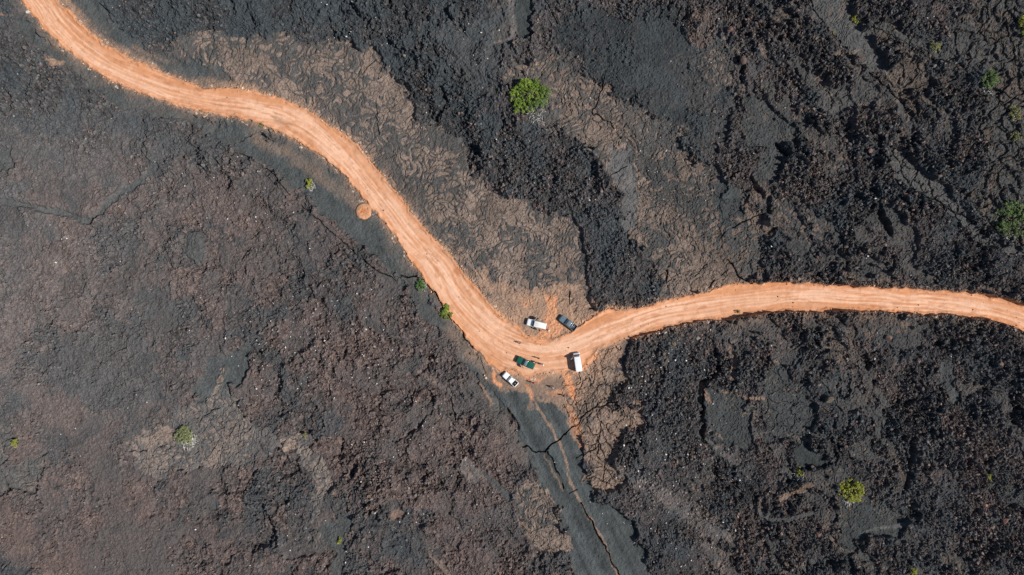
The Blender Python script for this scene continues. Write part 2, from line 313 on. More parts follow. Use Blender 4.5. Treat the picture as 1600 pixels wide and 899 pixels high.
F['dust'][w] = np.maximum(F['dust'][w], .28 * (1 - sstep(.6, 2.6, line_d(RX[w] , RY[w], [(852, 712), (868, 742), (880, 765)]))))

# grey patches showing through the road
for pl, sf, val in [([(845, 580), (856, 577), (856, 584), (847, 588)], 2.5, .7), ([(425, 180), (440, 187), (456, 196), (450, 197), (432, 189)], 2.5, .6),
                    ([(795, 572), (803, 576), (802, 580), (795, 577)], 2, .5), ([(858, 582), (868, 580), (880, 600), (870, 606), (850, 600)], 4, .9),
                    ([(877, 515), (886, 512), (882, 525), (876, 522)], 2, .7), ([(826, 590), (845, 583), (835, 594)], 3, .5),
                    ([(815, 512), (832, 522), (826, 526), (815, 520)], 3, .6)]:
    w, m = zmask(pl, sf, 20, RX, RY)
    orange[w] *= 1 - m * val

# along / across coordinates of the road
CL = [(-60, -140), (25, -30), (63, 0), (95, 45), (130, 80), (165, 103), (210, 123), (265, 143), (330, 158), (400, 167), (450, 183), (495, 208), (525, 237), (560, 268), (600, 318), (640, 370), (675, 408), (705, 450), (735, 487), (765, 515), (800, 538), (840, 549), (880, 547), (915, 535), (945, 520), (1000, 498), (1050, 485), (1110, 474), (1200, 464), (1300, 464), (1400, 468), (1500, 476), (1560, 487), (1600, 500), (1700, 545)]
def smooth_line(p, k=3):
    p = [np.array(a, float) for a in p]
    for _ in range(k):
        q = [p[0]]
        for a, b in zip(p[:-1], p[1:]):
            q += [a * .75 + b * .25, a * .25 + b * .75]
        q.append(p[-1]); p = q
    return p
CLs = smooth_line(CL, 2)
across = np.zeros(X.shape, f32); along = np.zeros(X.shape, f32)
idx = np.nonzero((orange > .02) & (sdr < 40))
qx, qy = PX[idx], PY[idx]
best = np.full(qx.shape, 1e9); ac = np.zeros(qx.shape); al = np.zeros(qx.shape); acc = 0.
for a, b in zip(CLs[:-1], CLs[1:]):
    dd, t = seg_d2(qx, qy, a, b)
    m = dd < best
    L = math.hypot(*(b - a))
    sgn = np.sign((b[0] - a[0]) * (qy - a[1]) - (b[1] - a[1]) * (qx - a[0]))
    best = np.where(m, dd, best); ac = np.where(m, np.sqrt(dd) * sgn, ac); al = np.where(m, acc + t * L, al)
    acc += L
across[idx] = ac; along[idx] = al

# ------------------------------------------------------------------ heights
print('fields done')
rough, pah, ash, bigl = F['rough'], F['pah'], F['ash'], F['bigl']
ww = (fbm(X / 3.0, Y / 3.0, 3, 21) - .5); ww2 = (fbm(X / 3.0, Y / 3.0, 3, 22) - .5)
a1, a2, aid = voronoi(X / 1.05 + ww, Y / 1.05 + ww2, 1)
b1, b2, bid = voronoi(X / .52 + 7, Y / .52 + 3, 2)
c1, c2, cid = voronoi(X / 2.6 + ww * 1.6, Y / 2.6 + ww2 * 1.6, 3)
blockA = (aid ** 1.6) * sstep(.0, .30, a2 - a1) * .75 + (aid - .5) * .1
blockB = (bid ** 1.4) * sstep(.0, .35, b2 - b1) * .42
blockC = (cid ** 2.0) * sstep(.0, .35, c2 - c1) * 1.0
lump = fbm(X / 5.5, Y / 5.5, 4, 5) - .5
macro = fbm(X / 32., Y / 32., 3, 6) - .5
d1, d2, did = voronoi(X / .33 + 17, Y / .33 + 23, 7)
blockD = (did ** 1.3) * sstep(.0, .4, d2 - d1) * .34
patchz = sstep(.50, .62, fbm(X / 13., Y / 13., 3, 27))
patchy = sstep(.35, .65, fbm(X / 9., Y / 9., 3, 25))
# lava flowed roughly from upper left to lower right: long broken ridges
fx_ = (X * .62 - Y * .78) ; fy_ = (X * .78 + Y * .62)
ridge = 1 - np.abs(fbm(fy_ / 6. + wx * 2.0, fx_ / 24. + wy, 3, 8) * 2 - 1) * 2.0
ridge = np.clip(ridge, 0, 1)
ridge2 = np.clip(1 - np.abs(fbm(X / 5. + wx * 3, Y / 5. + wy * 3, 3, 28) * 2 - 1) * 2.6, 0, 1)
gully = np.clip(1 - np.abs(fbm((X * .78 + Y * .62) / 9. + wx * 2.5, (X * .62 - Y * .78) / 20. + wy * 2.5, 3, 29) * 2 - 1) * 3.2, 0, 1)
tn = fbm((X * .62 - Y * .78) / 20. + wx * 1.5, (X * .78 + Y * .62) / 11. + wy * 1.5, 4, 82, .55)
terr = sum(sstep(a - .004, a + .004, tn) for a in (.40, .46, .52, .58)) - 2
tn2 = fbm(X / 6. + wx, Y / 6. + wy, 4, 83, .55)
terr2 = sum(sstep(a - .008, a + .008, tn2) for a in (.40, .47, .54, .61)) - 2
rough = rough * (.62 + .80 * fbm(X / 17., Y / 17., 3, 84)) * (1 - .45 * sstep(.52, .62, fbm(X / 7., Y / 7., 4, 85)))
H_aa = rough * ((terr * .75 + terr2 * .38) * (1 - .68 * sstep(.42, .58, u)) * (.45 + .55 * sstep(.08, .30, u)) + blockA * (.40 + .75 * patchy) * (1 - .35 * bigl) + blockB * .95 + blockD * .55 + blockC * (.10 + .4 * bigl * patchz) + lump * (1.3 + .35 * bigl) + ridge ** 3 * .9 * (.4 + .6 * bigl) + ridge2 ** 3 * (.35 + .6 * bigl) - gully ** 5 * (.6 + .3 * bigl)) \
    + macro * 2.2 * np.clip(rough * 2, 0, 1)
# small pits between the clinker heaps
pit = sstep(.60, .72, fbm(X / 3.4, Y / 3.4, 3, 31))
H_aa -= pit * rough * (.45 + .3 * bigl)
# pahoehoe: slabs, ropes, veins
sw = (fbm(X / 4., Y / 4., 4, 14) - .5); sw2 = (fbm(X / 4., Y / 4., 4, 15) - .5)
s1, s2, sid = voronoi(X / 4.2 + sw * 1.5, Y / 4.2 + sw2 * 1.5, 5)
t1, t2, tid = voronoi(X / 1.7 + sw * 2.2, Y / 1.7 + sw2 * 2.2, 6)
gw = .05 + .13 * F['slab'] ** 2 * vnoise(X / 4., Y / 4.) * 1.6
gap = 1 - sstep(gw * .3, gw + .03, s2 - s1); gap2 = 1 - sstep(.0, .13, t2 - t1)
vx = X + (fbm(X / 6., Y / 6., 3, 16) - .5) * 14; vy = Y + (fbm(X / 6., Y / 6., 3, 17) - .5) * 14
v1 = np.abs(fbm(vx / 5.5, vy / 5.5, 3, 18) * 2 - 1); v2 = np.abs(fbm(vx / 2.0, vy / 2.0, 2, 19) * 2 - 1)
vein = np.clip(v1 * 1.7, 0, 1) * .5 + np.clip(v2 * 1.5, 0, 1) * .34 + sid * .16        # 0 on veins
ux = X + (fbm(X / 9., Y / 9., 3, 16) - .5) * 15 + (fbm(X / 2.6, Y / 2.6, 2, 11) - .5) * 3.2
uy = Y + (fbm(X / 9., Y / 9., 3, 17) - .5) * 15 + (fbm(X / 2.6, Y / 2.6, 2, 12) - .5) * 3.2
p1, p2, pid = voronoi((ux * .75 + uy * .66) / 3.0, (-ux * .66 + uy * .75) / 1.9, 8)
def rank(a):
    q = np.sort(a.ravel()[::97]); return np.interp(a.ravel(), q, np.linspace(0, 1, len(q))).reshape(a.shape).astype(f32)
dn = rank(fbm(X / 6.5, Y / 6.5, 4, 77))
pg = np.clip((1.18 * (1 - F['tan']) + 1.0 * (dn - .5)) * .56, .045 * (1 - sstep(.86, .94, F['tan'])), 1.2)
island = sstep(pg - .035, pg + .05, p2 - p1)
ring = np.sin(p1 * 17 + fbm(X / 1.2, Y / 1.2, 2, 78) * 4)
fingers = sstep(.42, .56, fbm(X / 7., Y / 7., 3, 79))
ropeph = (fx_ * .8 + sw * 9 + (fbm(X / 9., Y / 9., 2, 20) - .5) * 26)
rope = np.sin(ropeph * 5.0) * .5 + .5
ropegrey = rope * sstep(.35, .6, fbm(X / 5., Y / 5., 2, 23))
H_p = sid * .28 * F['slab'] - gap * .75 * F['slab'] - gap2 * .20 * F['slab'] + F['rope'] * ropegrey * .16 + (.45 - vein) * .45 * sstep(.02, .3, F['tan']) + (1 - island) * .16 * sstep(.02, .2, F['tan']) + ring * .045 * fingers + (bid - .5) * .10 + (did - .5) * .07 + (fbm(X / 2.2, Y / 2.2, 3, 24) - .5) * .45 + lump * .5
H_f = (fbm(X / 1.2, Y / 1.2, 3, 26) - .5) * .22 + (bid - .5) * .07 + (did - .5) * .06
Z = F['z'] + H_aa * (1 - .55 * pah) + H_p * pah + H_f * (1 - .4 * pah)
Z *= 1.0
# the tongue of clinker and other flow fronts stand proud
# knobs, mounds, trenches that can be pointed at
def bump(px, py, rx, ry, h, ang=0, rim=0):
    pts = [(px - rx * 1.6, py - ry * 1.6), (px + rx * 1.6, py + ry * 1.6)]
    w = window(pts, 6)
    dx = KX[w] - px; dy = KY[w] - py
    c, s_ = math.cos(ang), math.sin(ang)
    r = np.sqrt(((dx * c + dy * s_) / rx) ** 2 + ((-dx * s_ + dy * c) / ry) ** 2)
    if rim:
        Z[w] += h * np.exp(-((r - .75) / .22) ** 2) - rim * np.exp(-(r / .45) ** 2)
    else:
        Z[w] += h * np.clip(1 - r * r, 0, 1)
for b_ in [(1083, 45, 22, 24, 1.8, 0, 0), (1166, 55, 11, 11, .9, 0, .9), (1137, 50, 9, 8, .8), (1200, 150, 14, 10, 1.0), (1380, 170, 24, 20, 1.0, 0, .6),
           (1190, 790, 12, 22, 1.0, 0, .8), (1245, 765, 26, 6, .9, .35), (307, 385, 15, 28, .6, .1), (1500, 600, 30, 20, .8), (1290, 622, 9, 9, .9),
           (455, 700, 14, 12, .5, 0, .4), (1300, 520, 24, 14, .7), (1270, 600, 20, 26, .8), (1440, 620, 40, 18, .9, .6), (1170, 500, 18, 8, .8)]:
    bump(*b_)

CR = []          # (points, width px, depth m)
def crack(pts, wdt, dep): CR.append((pts, wdt, dep))
crack([(155, 3), (172, 22), (175, 33), (190, 47)], 1.6, .9)
crack([(334, 10), (332, 35), (334, 65), (331, 82), (326, 100)], 2.0, 1.0)
crack([(387, 60), (382, 85)], 2.0, .8)
crack([(299, 184), (297, 215)], 1.6, .8)
crack([(375, 222), (385, 215), (400, 210)], 1.5, .7)
crack([(360, 244), (382, 241), (400, 252), (410, 260), (437, 282), (452, 305), (472, 325), (497, 342), (515, 362), (530, 372), (542, 380), (555, 395), (575, 412), (590, 422), (617, 437)], 1.85, 1.2)
crack([(625, 430), (637, 434), (650, 431), (655, 434), (668, 445), (676, 455), (690, 475), (707, 499), (721, 515), (722, 525), (737, 542)], 2.1, 1.3)
crack([(957, 272), (968, 266), (980, 261)], 1.6, .8)
crack([(1122, 377), (1137, 357), (1150, 352), (1200, 331)], 1.7, .9)
crack([(1085, 432), (1107, 412)], 1.5, .7); crack([(1107, 448), (1132, 425)], 1.5, .7)
crack([(1137, 405), (1155, 432), (1175, 443)], 3.0, .9); crack([(1040, 442), (1042, 422)], 3.0, .9)
crack([(851, 0), (857, 15), (865, 27), (872, 40)], 1.6, .8)
crack([(955, 95), (945, 115), (942, 140), (935, 160), (925, 177), (942, 187), (955, 192), (970, 215), (975, 207), (980, 195)], 1.7, .9)
crack([(890, 457), (890, 475)], 2.5, .8); crack([(920, 482), (927, 484)], 3.0, .7)
crack([(1572, 30), (1572, 47), (1582, 70), (1585, 100), (1605, 126)], 3.2, 1.1)
crack([(1535, 170), (1533, 180), (1527, 192)], 2.4, .9); crack([(1557, 137), (1575, 152), (1605, 160)], 3.5, 1.0)
crack([(1380, 135), (1400, 147), (1435, 152), (1460, 156)], 1.8, .9)
crack([(1385, 265), (1407, 285), (1425, 300), (1462, 312), (1487, 327), (1525, 350)], 2.6, 1.1)
crack([(202, 520), (200, 542), (175, 555)], 1.6, .6)
crack([(963, 627), (955, 629), (940, 635), (925, 639), (910, 652), (905, 662), (885, 675), (874, 689), (860, 696), (854, 705), (839, 708), (825, 698), (816, 697)], 2.4, 1.4)
crack([(857, 706), (867, 726), (875, 744), (882, 763)], 2.2, 1.2)
crack([(907, 786), (922, 810), (930, 831), (945, 856), (960, 881), (970, 900), (985, 940)], 2.3, 1.2)
crack([(896, 718), (911, 710), (930, 700), (937, 675), (940, 655)], 1.4, .7); crack([(890, 771), (902, 763)], 1.4, .6)
crack([(930, 700), (945, 690), (958, 700)], 1.4, .5); crack([(915, 745), (940, 733), (958, 735), (968, 725)], 1.4, .5)
crack([(944, 733), (940, 750), (955, 757)], 1.4, .5); crack([(944, 733), (946, 715), (935, 690)], 1.3, .5)
crack([(311, 668), (314, 655), (318, 648), (345, 636)], 1.3, .5); crack([(204, 706), (235, 705), (262, 694)], 1.6, .5)
crack([(322, 715), (340, 690), (360, 680), (368, 665)], 1.4, .5); crack([(380, 640), (382, 680), (380, 700)], 1.3, .5)
crack([(0, 692), (22, 683)], 1.3, .5); crack([(4, 735), (12, 752), (16, 768)], 2.0, .5)
crack([(703, 625), (706, 640), (715, 660)], 2.6, .9)
crack([(580, 300), (600, 335)], 1.0, .0)
crack([(600, 100), (585, 140), (588, 180), (592, 210)], 1.6, .5); crack([(565, 116), (578, 100), (590, 96)], 1.5, .4)
crack([(1600, 620), (1560, 630)], 1.0, .0)
crack([(1264, 0), (1290, 40), (1325, 84), (1352, 110), (1420, 175)], 2.6, 1.0)
crack([(1362, 40), (1400, 60), (1450, 84)], 2.4, .7)
crack([(1150, 0), (1155, 20), (1140, 40)], 3.0, 1.0)
crack([(1130, 560), (1100, 610), (1098, 650)], 3.0, .8)
crackm = np.zeros(X.shape, f32)
for pts, wd, dep in CR:
    if dep <= 0: continue
    w = window(pts, 20)
    d = line_d(KX[w], KY[w], pts)
    wd2 = wd * (.06 + .95 * fbm(X[w] / 2.2, Y[w] / 2.2, 2, 80))
    m = (1 - sstep(wd2 * .30, wd2 * .42 + .62, d)) * sstep(.22, .36, vnoise(X[w] / 3.1 + 5, Y[w] / 3.1) + (wd > 1.9) * .2)
    crackm[w] = np.maximum(crackm[w], m)
    Z[w] -= m * dep
# long open trench and hollows in the rough flow
for pts, wd, dep in [([(1358, 303), (1370, 325), (1386, 358)], 9, 2.2), ([(1350, 560), (1360, 572)], 10, 2.0), ([(1428, 690), (1420, 720), (1415, 760)], 10, 1.5),
                     ([(1425, 800), (1434, 815)], 9, 1.4), ([(1240, 640), (1268, 625)], 5, .0), ([(1147, 85), (1152, 110)], 6, 1.2), ([(1180, 275), (1195, 300), (1205, 330)], 7, 1.3),
                     ([(1115, 540), (1118, 575), (1098, 600), (1095, 650)], 8, 1.4), ([(1090, 650), (1094, 690)], 8, 1.2), ([(1205, 230), (1222, 250), (1250, 262)], 6, 1.2),
                     ([(680, 645), (620, 700)], 5, .5), ([(1180, 290), (1190, 296)], 10, 1.0), ([(590, 790), (575, 800)], 7, .8), ([(610, 890), (605, 899)], 8, .9), ([(535, 685), (534, 695)], 6, .8)]:
    if dep <= 0: continue
    w = window(pts, 30)
    d = line_d(ZX[w], ZY[w], pts)
    Z[w] -= dep * (1 - sstep(wd * .25, wd * .75, d))
# road surface
rut = np.zeros(X.shape, f32)
for off in (-7.5, -2.6, 3.2, 8.2):
    rut += np.exp(-((across + off + (vnoise(along / 60., along * 0 + off) - .5) * 5) / 1.5) ** 2)
berm = np.exp(-((sdr + 2.0) / 1.8) ** 2)
acw = across + (fbm(along / 80., across / 60., 2, 44) - .5) * 16
streak = .75 * fbm(acw * .15, along / 170., 4, 40, .5) + .25 * fbm(X / 4., Y / 4., 3, 46); streak2 = .72 * fbm(acw * .26 + 50, along / 110., 3, 41, .5) + .28 * fbm(X / 6., Y / 6., 3, 47)
Zr = .28 + macro * .5 + lump * .12 - rut * .06 + berm * (.10 + .25 * vnoise(X / 1.2, Y / 1.2)) + (streak2 - .5) * .12 + (fbm(X / .9, Y / .9, 2, 42) - .5) * .06
om = sstep(.15, .7, 1 - sstep(-2., 2., sdr))
Z = Z * (1 - om) + Zr * om
Z = Z * fade + (1 - fade) * (macro * 3.0 + lump * 1.2 + .5)
Z -= crackm * om * .6
cal = sstep(0, 1, 1 - np.minimum(np.hypot(PX - 845, (PY - 570) * 1.1) / 75, 1))
Z = Z * (1 - .6 * cal) + .25 * .6 * cal                                # trodden flat at the junction
Z = Z.astype(f32)

def ground_z(x, y):
    i = int(np.clip(np.searchsorted(gx, x) - 1, 0, NX - 2)); j = int(np.clip(np.searchsorted(gy, y) - 1, 0, NY - 2))
    tx = (x - gx[i]) / (gx[i + 1] - gx[i]); ty = (y - gy[j]) / (gy[j + 1] - gy[j])
    return float((Z[j, i] * (1 - tx) + Z[j, i + 1] * tx) * (1 - ty) + (Z[j + 1, i] * (1 - tx) + Z[j + 1, i + 1] * tx) * ty)

# ------------------------------------------------------------------ rock colours (base colours, plus far-left haze painted in)
print('heights done')
def C(r, g, b): return np.array([r, g, b], f32)
def mixc(c, tgt, m): return c + (tgt - c) * m[..., None]
hue = fbm(X / 14., Y / 14., 4, 50)
trk = np.zeros(X.shape, f32); wT, mT = zmask(TRACK, 8, 30); trk[wT] = mT
alb = np.empty(X.shape + (3,), f32); alb[:] = C(.054, .057, .060)
alb = mixc(alb, C(.104, .080, .073), np.clip(F['red'] * (.35 + 1.3 * hue), 0, 1))
alb = mixc(alb, C(.028, .033, .037), np.clip(F['black'], 0, 1))
blk = (.66 + .68 * aid) * (.66 + .68 * bid) * (.7 + .6 * did)
alb *= (1 + (blk - 1) * np.clip(rough * 1.6, 0, 1))[..., None]
pinkb = ((bid > .93) | (did > .93) | (aid > .985)) * np.clip(rough * 2 * (F['red'] + .25), 0, 1) * .55
alb = mixc(alb, C(.17, .115, .095), pinkb.astype(f32))
bluish = sstep(.45, .65, fbm(X / 6., Y / 6., 3, 51)) * .65 * (1 - .5 * np.clip(F['red'], 0, 1))
alb = mixc(alb, C(.046, .057, .064), (bluish * (1 - pah)).astype(f32))
ashc = C(.053, .060, .061) * (.45 + .65 * fbm(X / 2.0, Y / 2.0, 4, 52) + .22 * fbm(fx_ / 14., fy_ / .9, 3, 81) + .42 * fbm((X * .42 - Y * .91) / 22., (X * .91 + Y * .42) / .8, 3, 86) + trk * 1.1 * (fbm((X * .45 - Y * .89) / 40., (X * .89 + Y * .45) / 1.3, 3, 87) - .5))[..., None]
ashc = ashc * (1 - .45 * np.clip(F['black'], 0, 1))[..., None]
alb = mixc(alb, ashc, np.clip(ash, 0, 1) * .9)
pahc = C(.058, .061, .061) * (.7 + .35 * rope * F['rope'] + .45 * fbm(X / 1.4, Y / 1.4, 3, 53))[..., None]
alb = mixc(alb, pahc * (1 - .35 * np.clip(F['black'], 0, 1))[..., None], pah * .9 * (1 - .6 * np.clip(ash, 0, 1)))
tcov = F['tan']
tw = island * sstep(.0, .06, tcov)
tw *= (1 - .85 * gap * F['slab']) * (1 - .45 * gap2 * F['slab'])
tw = np.maximum(tw, .13 * sstep(.02, .3, tcov) * (1 + .5 * ring * fingers)) * (1 + .10 * ring * fingers)
tanc = C(.185, .140, .114) * (.66 + .25 * sid + .35 * pid + .35 * (fbm(X / 1.1, Y / 1.1, 3, 54) - .5) + .12 * rope * F['rope'])[..., None]
tanc *= (1 - .45 * sstep(.5, .95, u))[..., None]
alb = mixc(alb, tanc, np.clip(tw * (.72 + .28 * tcov), 0, 1))
alb = mixc(alb, C(.17, .16, .155), np.clip(F['pale'] * (.3 + 1.2 * fbm(X / 1.8, Y / 1.8, 3, 55)), 0, .9))  # pale rock patches, and the painted haze towards the left edge
dst = np.clip(F['dust'] * (.35 + 1.3 * fbm(X / 2.5, Y / 2.5, 4, 56)) + spill * .55, 0, 1)
alb = mixc(alb, C(.36, .225, .15), dst)
orc = np.empty(X.shape + (3,), f32); orc[:] = C(.56, .290, .168)
edge = sstep(-7, 0, sdr)
edgew = sstep(-9, -1, sdr)
orc = mixc(orc, C(.52, .240, .120), np.clip(edgew * .8 + sstep(.47, .57, streak) * .9, 0, 1))
orc = mixc(orc, C(.66, .405, .275), np.clip(rut * .65 + sstep(.49, .60, streak2) * .7, 0, 1) * (1 - edgew * .8))
orc = mixc(orc, C(.40, .17, .08), (sstep(.62, .72, fbm(acw * .30, along / 18., 3, 43)) * .5 + sstep(.66, .74, fbm(X / 1.6, Y / 1.6, 3, 45)) * .22).astype(f32))
orc *= (.88 + .24 * fbm(X / 1.0, Y / 1.0, 3, 57))[..., None]
for pl in ([(300, 164), (312, 167), (335, 173), (318, 172)], [(712, 418), (722, 422), (718, 432), (710, 426)], [(893, 603), (900, 608), (899, 620), (892, 612)], [(1228, 470), (1232, 460)] ):
    w, m = zmask(pl + [pl[0]], 2.2, 15, RX, RY)
    orc[w] = mixc(orc[w], C(.40, .15, .065), m * .75)
oa = np.clip(orange, 0, 1)
alb = mixc(alb, orc, oa)
pebble = ((bid > .955) * sstep(-6, 1, sdr) * (sdr < 7)).astype(f32) * (rng.random(X.shape) > .3)
alb = mixc(alb, C(.60, .47, .36), (pebble * .7).astype(f32))
alb = mixc(alb, C(.035, .034, .034), np.clip(crackm * 1.0, 0, 1))
grit = (.80 + .40 * rng.random(X.shape, dtype=f32)); alb *= (grit * (1 - oa * .8) + oa * .8)[..., None]
alb = np.clip(alb, .012, .8)

# ------------------------------------------------------------------ materials
def new_mat(name):
    m = bpy.data.materials.new(name); m.use_nodes = True
    nt = m.node_tree; b = nt.nodes['Principled BSDF']
    return m, nt, b

def ground_mat(name, rgh=.95, spec=.15, lo=.72, hi=1.3, scale=2.4, bump=.25):
    m, nt, b = new_mat(name)
    at = nt.nodes.new('ShaderNodeAttribute'); at.attribute_name = 'alb'
    tc = nt.nodes.new('ShaderNodeTexCoord')
    n = nt.nodes.new('ShaderNodeTexNoise'); n.inputs['Scale'].default_value = scale; n.inputs['Detail'].default_value = 5; n.inputs['Roughness'].default_value = .65
    nt.links.new(tc.outputs['Object'], n.inputs['Vector'])
    r = nt.nodes.new('ShaderNodeMapRange'); r.inputs['From Min'].default_value = .25; r.inputs['From Max'].default_value = .75
    r.inputs['To Min'].default_value = lo; r.inputs['To Max'].default_value = hi
    nt.links.new(n.outputs['Fac'], r.inputs['Value'])
    mul = nt.nodes.new('ShaderNodeVectorMath'); mul.operation = 'SCALE'
    nt.links.new(at.outputs['Color'], mul.inputs[0]); nt.links.new(r.outputs['Result'], mul.inputs['Scale'])
    nt.links.new(mul.outputs['Vector'], b.inputs['Base Color'])
    b.inputs['Roughness'].default_value = rgh; b.inputs['Specular IOR Level'].default_value = spec
    if bump:
        bp = nt.nodes.new('ShaderNodeBump'); bp.inputs['Strength'].default_value = bump; bp.inputs['Distance'].default_value = .15
        nt.links.new(n.outputs['Fac'], bp.inputs['Height']); nt.links.new(bp.outputs['Normal'], b.inputs['Normal'])
    return m

def plain(name, col, rgh=.5, spec=.5, metal=0., coat=0., var=.15, scale=6., trans=0.):
    m, nt, b = new_mat(name)
    tc = nt.nodes.new('ShaderNodeTexCoord'); n = nt.nodes.new('ShaderNodeTexNoise')
    n.inputs['Scale'].default_value = scale; n.inputs['Detail'].default_value = 4
    nt.links.new(tc.outputs['Object'], n.inputs['Vector'])
    mx = nt.nodes.new('ShaderNodeMix'); mx.data_type = 'RGBA'
    mx.inputs['A'].default_value = (*[c * (1 - var) for c in col], 1); mx.inputs['B'].default_value = (*[min(c * (1 + var), 1) for c in col], 1)
    nt.links.new(n.outputs['Fac'], mx.inputs['Factor']); nt.links.new(mx.outputs['Result'], b.inputs['Base Color'])
    b.inputs['Roughness'].default_value = rgh; b.inputs['Specular IOR Level'].default_value = spec; b.inputs['Metallic'].default_value = metal
    b.inputs['Coat Weight'].default_value = coat; b.inputs['Coat Roughness'].default_value = .08
    if trans: b.inputs['Transmission Weight'].default_value = trans
    return m

M_GROUND = ground_mat('lava_ground'); M_ROAD = ground_mat('orange_dirt', .97, .1, .9, 1.1, 3.0, .12); M_ROCK = ground_mat('lava_rock', .92, .2, .7, 1.35, 5., .4)
M_PATH = ground_mat('cinder_path', .95, .15, .8, 1.22, 4.0, .25)

# ------------------------------------------------------------------ mesh helpers
def mesh_np(name, V, Fc, mat, cols=None, smooth=False, parent=None):
    me = bpy.data.meshes.new(name)
    k = Fc.shape[1]
    me.vertices.add(len(V)); me.vertices.foreach_set('co', np.ascontiguousarray(V, f32).ravel())
    me.loops.add(Fc.size); me.loops.foreach_set('vertex_index', np.ascontiguousarray(Fc, np.int32).ravel())
    me.polygons.add(len(Fc)); me.polygons.foreach_set('loop_start', np.arange(0, Fc.size, k, dtype=np.int32))
    me.update(calc_edges=True)
    me.polygons.foreach_set('use_smooth', np.full(len(Fc), smooth, bool))
    if cols is not None:
        a = me.attributes.new('alb', 'FLOAT_COLOR', 'POINT')
        a.data.foreach_set('color', np.concatenate([cols, np.ones((len(cols), 1))], 1).astype(f32).ravel())
    me.materials.append(mat)
    o = bpy.data.objects.new(name, me); COL.objects.link(o)
    if parent: o.parent = parent
    return o

def tag(o, label=None, cat=None, group=None, kind=None):
    if label: o['label'] = label
    if cat: o['category'] = cat
    if group: o['group'] = group
    if kind: o['kind'] = kind
    return o

allV = np.stack([X, Y, Z], -1).reshape(-1, 3); allC = alb.reshape(-1, 3)
jj, ii = np.meshgrid(np.arange(NY - 1), np.arange(NX - 1), indexing='ij')
q0 = (jj * NX + ii).ravel(); quads = np.stack([q0, q0 + 1, q0 + NX + 1, q0 + NX], 1).astype(np.int32)
fo = orange.ravel()[quads].mean(1); fs = sdr.ravel()[quads].mean(1)
is_road = (fo > .45) & (fs < 6)
tm = np.zeros(X.shape, f32)
wT, mT = zmask(TRACK, 3, 30); tm[wT] = mT
is_path = (tm.ravel()[quads].mean(1) > .5) & ~is_road
def sub(name, sel, mat, kind, smooth=False):
    q = quads[sel]; used = np.unique(q); remap = np.full(len(allV), -1, np.int32); remap[used] = np.arange(len(used))
    return tag(mesh_np(name, allV[used], remap[q], mat, allC[used], smooth), kind=kind)
sub('ground', ~is_road & ~is_path, M_GROUND, 'structure')
sub('dirt_road', is_road, M_ROAD, 'structure', True)
sub('path', is_path, M_PATH, 'structure')
print('ground built', NX, NY)

# ------------------------------------------------------------------ rocks
def ico(sub_):
    bm = bmesh.new(); bmesh.ops.create_icosphere(bm, subdivisions=sub_, radius=1)
    bm.verts.ensure_lookup_table()
    V = np.array([v.co[:] for v in bm.verts], f32); Fa = np.array([[v.index for v in f.verts] for f in bm.faces], np.int32)
    bm.free(); return V, Fa
ICO1 = ico(1); ICO2 = ico(2); ICO3 = ico(3)

def scatter(name, pos, size, cols, base=ICO1, jit=.45, flat=(.55, .95), mat=None):
    V, Fa = base; n = len(pos); k = len(V)
    J = (1 + jit * (rng.random((n, k, 1)) - .5) * 2).astype(f32)
    P = V[None] * J
    sc = np.stack([.75 + .6 * rng.random(n), .75 + .6 * rng.random(n), flat[0] + (flat[1] - flat[0]) * rng.random(n)], 1).astype(f32)
    P = P * sc[:, None, :]
    q = rng.normal(size=(n, 4)); q[:, 1:3] *= .6; q /= np.linalg.norm(q, axis=1)[:, None]
    w_, x_, y_, z_ = q.T
    R = np.stack([1 - 2 * (y_**2 + z_**2), 2 * (x_*y_ - z_*w_), 2 * (x_*z_ + y_*w_), 2 * (x_*y_ + z_*w_), 1 - 2 * (x_**2 + z_**2), 2 * (y_*z_ - x_*w_), 2 * (x_*z_ - y_*w_), 2 * (y_*z_ + x_*w_), 1 - 2 * (x_**2 + y_**2)], 1).reshape(n, 3, 3).astype(f32)
    P = np.einsum('nij,nkj->nki', R, P) * size[:, None, None] + pos[:, None, :]
    Fq = (Fa[None] + (np.arange(n) * k)[:, None, None]).reshape(-1, 3)
    return mesh_np(name, P.reshape(-1, 3), Fq, mat or M_ROCK, np.repeat(cols, k, 0))

NR = 110000
wgt = np.clip(rough - .22, 0, 1.2) * (1 - np.clip(pah, 0, 1) * .8) * (1 - np.clip(orange * 1.5, 0, 1)) * (.35 + patchy) * fade * (sdr > 3)
inner = (np.abs(X) < 142) & (np.abs(Y) < 84)
cdf = np.cumsum((wgt * inner).ravel().astype(np.float64)); cdf /= cdf[-1]
pick = np.searchsorted(cdf, rng.random(NR))
pick = np.clip(pick, 0, X.size - 1)
sz = (.10 + .34 * rng.random(NR) ** 5) * (.9 + .15 * bigl.ravel()[pick])
pos = allV[pick].copy(); pos[:, 0] += (rng.random(NR) - .5) * .2; pos[:, 1] += (rng.random(NR) - .5) * .2; pos[:, 2] += sz * .15
cc = allC[pick] * (.6 + .9 * rng.random((NR, 1)))
pk = rng.random(NR) < .06
cc[pk] = np.array([.15, .105, .085]) * (.6 + .8 * rng.random((pk.sum(), 1)))
tag(scatter('lava_rubble', pos.astype(f32), sz.astype(f32), np.clip(cc, .012, .5).astype(f32)), kind='stuff')

